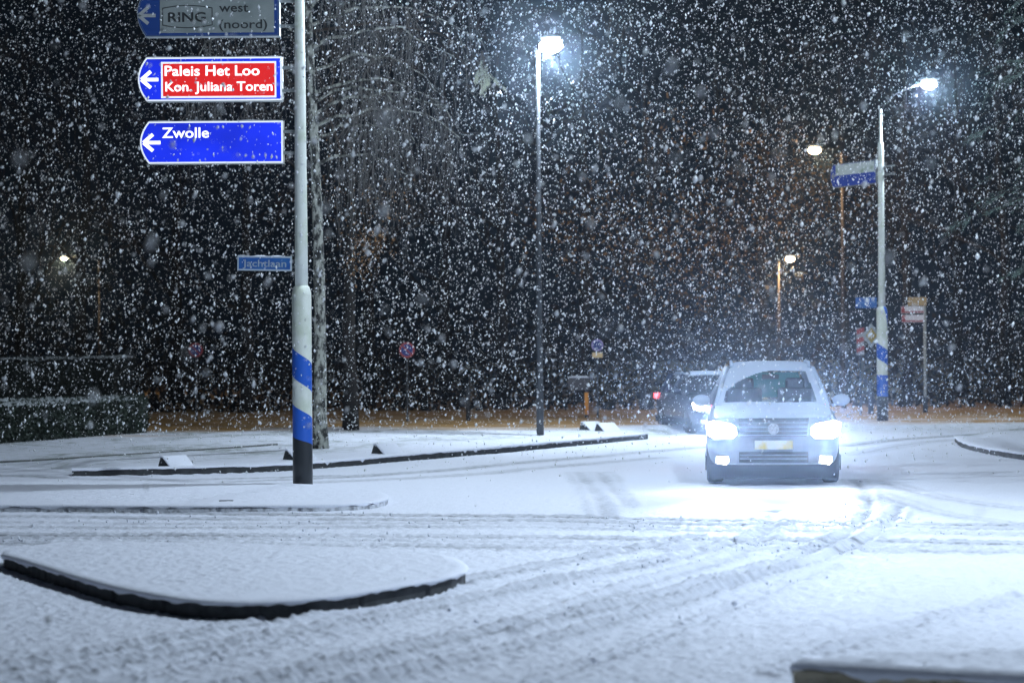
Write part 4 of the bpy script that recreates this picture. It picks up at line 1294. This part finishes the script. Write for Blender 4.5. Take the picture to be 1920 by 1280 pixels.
    def rsn(u, v):
        e = min(1, min(u, 1 - u) * 14, (v + .02) * 12, (1.02 - v) * 12) ** .5
        q = rf(u, v, .055 * e + random.uniform(-.003, .003)); return q
    mb.grid(rsn, 41, 31); mb.build('roof_snow', M_CARSNOW, root, smooth=True)
    for s in (-1, 1):
        mb = MB(); mb.tube([(s * .555, 2.05, roofz + .03), (s * .56, 2.15, roofz + .085), (s * .56, 3.6, roofz + .09), (s * .555, 3.7, roofz + .03)], .024, 6); mb.build('roof_rail', M_CARSNOW if snowy else M_BLACKPL, root, smooth=True)
        mb = MB(); mb.tube([(s * .795, 1.18, 1.05), (s * .715, 1.62, 1.35), (s * .62, 2.05, 1.585)], [.026, .026, .03], 8); mb.build('front_pillar', M_CARSNOW if snowy else paint, root, smooth=True)
        mb = MB(); mb.tube([(s * .86, 2.45, 1.06), (s * .62, 2.55, 1.585)], .04, 6); mb.tube([(s * .86, 3.75, 1.06), (s * .60, 3.65, 1.585)], .06, 6); mb.tube([(s * .60, 2.05, 1.585), (s * .59, 3.9, 1.585)], .03, 6); mb.build('side_pillar', paint, root, smooth=True)
        mb = MB(); mb.add([(s * .845, 1.22, 1.065), (s * .845, 3.85, 1.075), (s * .60, 3.65, 1.575), (s * .608, 2.05, 1.575)], [(0, 1, 2, 3) if s > 0 else (3, 2, 1, 0)]); mb.build('side_window', M_BLACKGLASS, root)
        mr = MB(); mr.ellipsoid((s * .99, 1.40, 1.14), (.125, .07, .085), 16, 10); mr.tube([(s * .86, 1.38, 1.06), (s * .95, 1.40, 1.10)], .025, 6); mr.build('wing_mirror', M_CARSNOW if snowy else paint, root, smooth=True)
        tl = MB(); tl.box(s * .80 - .08, s * .80 + .08, 4.30, 4.40, .88, 1.02); tl.box(s * .895 - .012, s * .895 + .012, 4.10, 4.32, .88, 1.02); tl.build('tail_light', emitter('tail_glow', (1.0, .02, .03), 5.0), root, bevel=.01)
        door = MB(); door.box(s * .925 - .012, s * .925 + .012, 2.10, 2.28, .93, .955); door.build('door_handle', M_CHROME if white else paint, root)
    mb = MB(); mb.add([(-.60, 4.02, 1.12), (.60, 4.02, 1.12), (.46, 3.86, 1.50), (-.46, 3.86, 1.50)], [(0, 1, 2, 3)]); mb.build('rear_window', M_TEAL if white else M_BLACKGLASS, root)
    for s in (-1, 1):
        mb = MB(); mb.tube([(s * .72, 4.03, 1.08), (s * .57, 3.88, 1.57)], .09, 6); mb.build('rear_pillar', paint, root, smooth=True)
    # interior
    mb = MB(); mb.box(-.74, .74, 1.25, 1.62, .90, 1.075); mb.build('dashboard', M_SEAT, root, bevel=.03)
    for s in (-1, 1):
        mb = MB(); mb.box(s * .38 - .27, s * .38 + .27, 2.35, 2.50, .6, 1.30); so = mb.build('seat', M_SEAT, root, bevel=.05)
        mb = MB(); mb.box(s * .37 - .14, s * .37 + .14, 2.42, 2.52, 1.25, 1.44); mb.build('headrest', M_SEAT, so, bevel=.04)
    mb = MB(); mb.box(-.12, .12, 1.86, 1.90, 1.43, 1.50); mb.tube([(0, 1.88, 1.5), (0, 1.93, 1.57)], .012, 5); mb.build('inside_mirror', M_SEAT, root, bevel=.012)
    sw = MB(); sw.tube([(.37 + .18 * math.cos(a), 1.72 + .06 * math.sin(a), 1.02 + .17 * math.sin(a)) for a in np.linspace(0, 2 * PI, 21)], .015, 5); sw.build('steering_wheel', M_SEAT, root)
    for s in (-1, 1):
        wp = MB(); wp.tube([ws(.5 + s * .04 + .0, .0, .03), ws(.5 + s * .04 + .30, .055, .03)], .011, 5); wp.build('wiper', M_BLACKPL, root)
    # wheels
    for s in (-1, 1):
        for y in (.86, 3.55):
            tm = MB(); pr_ = [(.20, -.10), (.31, -.115), (.345, -.09), (.352, 0), (.345, .09), (.31, .115), (.20, .10)]
            vs = []; fs = []; N = 32
            for r_, x_ in pr_:
                for k in range(N): a = 2 * PI * k / N; vs.append((s * .80 + x_, y + r_ * math.cos(a), .352 + r_ * math.sin(a)))
            for i in range(len(pr_) - 1):
                for k in range(N): a = i * N + k; b = i * N + (k + 1) % N; fs.append((a, b, b + N, a + N))
            tm.add(vs, fs); w = bpy.data.objects.new('wheel', None); COL.objects.link(w); w.parent = root
            tm.build('tyre', M_RUBBER, w, smooth=True)
            rm = MB()
            for k in range(5):
                a = 2 * PI * k / 5
                rm.tube([(s * .90, y, .352), (s * .905, y + .2 * math.cos(a), .352 + .2 * math.sin(a))], [.03, .02], 6)
            vs = []; N = 24
            for r_, x_ in ((.215, .09), (.20, .105), (.19, .06), (.01, .05)):
                for k in range(N): a = 2 * PI * k / N; vs.append((s * (.80 + x_), y + r_ * math.cos(a), .352 + r_ * math.sin(a)))
            fs = [(i * N + k, i * N + (k + 1) % N, (i + 1) * N + (k + 1) % N, (i + 1) * N + k) for i in range(3) for k in range(N)]
            rm.add(vs, fs); rm.build('rim', M_RIM, w)
    return root
M_CARSNOW = mat('car_snow', (.44, .50, .60), .8, bump=(45, .35, .01), spec=.2)
M_WHITEPAINT = mat('white_car_paint', (.27, .30, .36), .3, coat=.3, var=((.18, .20, .24), 5, .45, .7))
M_DARKPAINT = mat('dark_car_paint', (.008, .018, .05), .3, coat=.6, var=((.03, .045, .08), 14, .5, .75))
cf = ground(1451, 911)
car('white snow-covered car facing the camera with blazing headlights', (cf.x, cf.y, 0), -math.atan2(cf.x, cf.y) * .8, M_WHITEPAINT, True, P_HEAD)
cd = ground(1366, 814)
car('dark car half hidden behind the white one, one headlight showing', (cd.x + .16, cd.y, 0), R(8), M_DARKPAINT, False, P_HEAD * .6, white=False, hs=.78)

# ------------------------------------------------------------------ falling snow
def falling_snow():
    g = np.random.default_rng(99)
    n = 108000
    dmin, dmax = 2.5, 60.0
    # even density through the air in front of the camera: sample depth by cross section
    dd = np.linspace(dmin, dmax, 400)
    area = (2 * (.235 * dd + 1.0)) * (.165 * dd + 2.4)
    cdf = np.cumsum(area); cdf /= cdf[-1]
    y = np.interp(g.random(n), cdf, dd)
    x = g.uniform(-1, 1, n) * (.235 * y + 1.0)
    z = g.uniform(0, 1, n) * (.165 * y + 2.4)
    keep = ((z > 2.0 - .035 * y) | (y > 34) | (g.random(n) < .04)) & (g.random(n) < np.clip((y / 34) ** 1.1, .28, 1))
    x, y, z = x[keep], y[keep], z[keep]; n = len(x)
    r = np.clip(g.lognormal(math.log(.0068), .50, n), .0025, .019)
    bv = np.array([(1, 0, 0), (-1, 0, 0), (0, 1, 0), (0, -1, 0), (0, 0, 1), (0, 0, -1)], float)
    bf = np.array([(0, 2, 4), (2, 1, 4), (1, 3, 4), (3, 0, 4), (2, 0, 5), (1, 2, 5), (3, 1, 5), (0, 3, 5)])
    sv = bv[None] * r[:, None, None] * g.uniform(.6, 1.35, (n, 6, 1))
    el = g.uniform(1.0, 1.8, n)
    sv[:, :, 2] *= el[:, None]
    sv[:, :, 0] += sv[:, :, 2] * g.normal(.10, .22, n)[:, None]
    V = (sv + np.stack([x, y, z], -1)[:, None, :]).reshape(-1, 3)
    F = (bf[None] + (np.arange(n) * 6)[:, None, None]).reshape(-1, 3)
    o = np_mesh('falling_snow', V, F, M_FLAKE, smooth=True)
    struct(o, 'stuff', 'snowflakes falling thickly through the lamplight')
falling_snow()

# ------------------------------------------------------------------ haze of fine snow
mb = MB(); mb.box(-90, 90, -30, 240, -1.5, 15)
hm = bpy.data.materials.new('haze_air'); hm.use_nodes = True
nt = hm.node_tree; nt.nodes.remove(nt.nodes['Principled BSDF'])
v = nt.nodes.new('ShaderNodeVolumePrincipled')
v.inputs['Color'].default_value = (.62, .78, 1.0, 1); v.inputs['Density'].default_value = HAZE; v.inputs['Anisotropy'].default_value = .95
nt.links.new(v.outputs[0], nt.nodes['Material Output'].inputs['Volume'])
hz = mb.build('haze', hm)
struct(hz, 'stuff', 'faint haze of fine snow lit by the lamps')
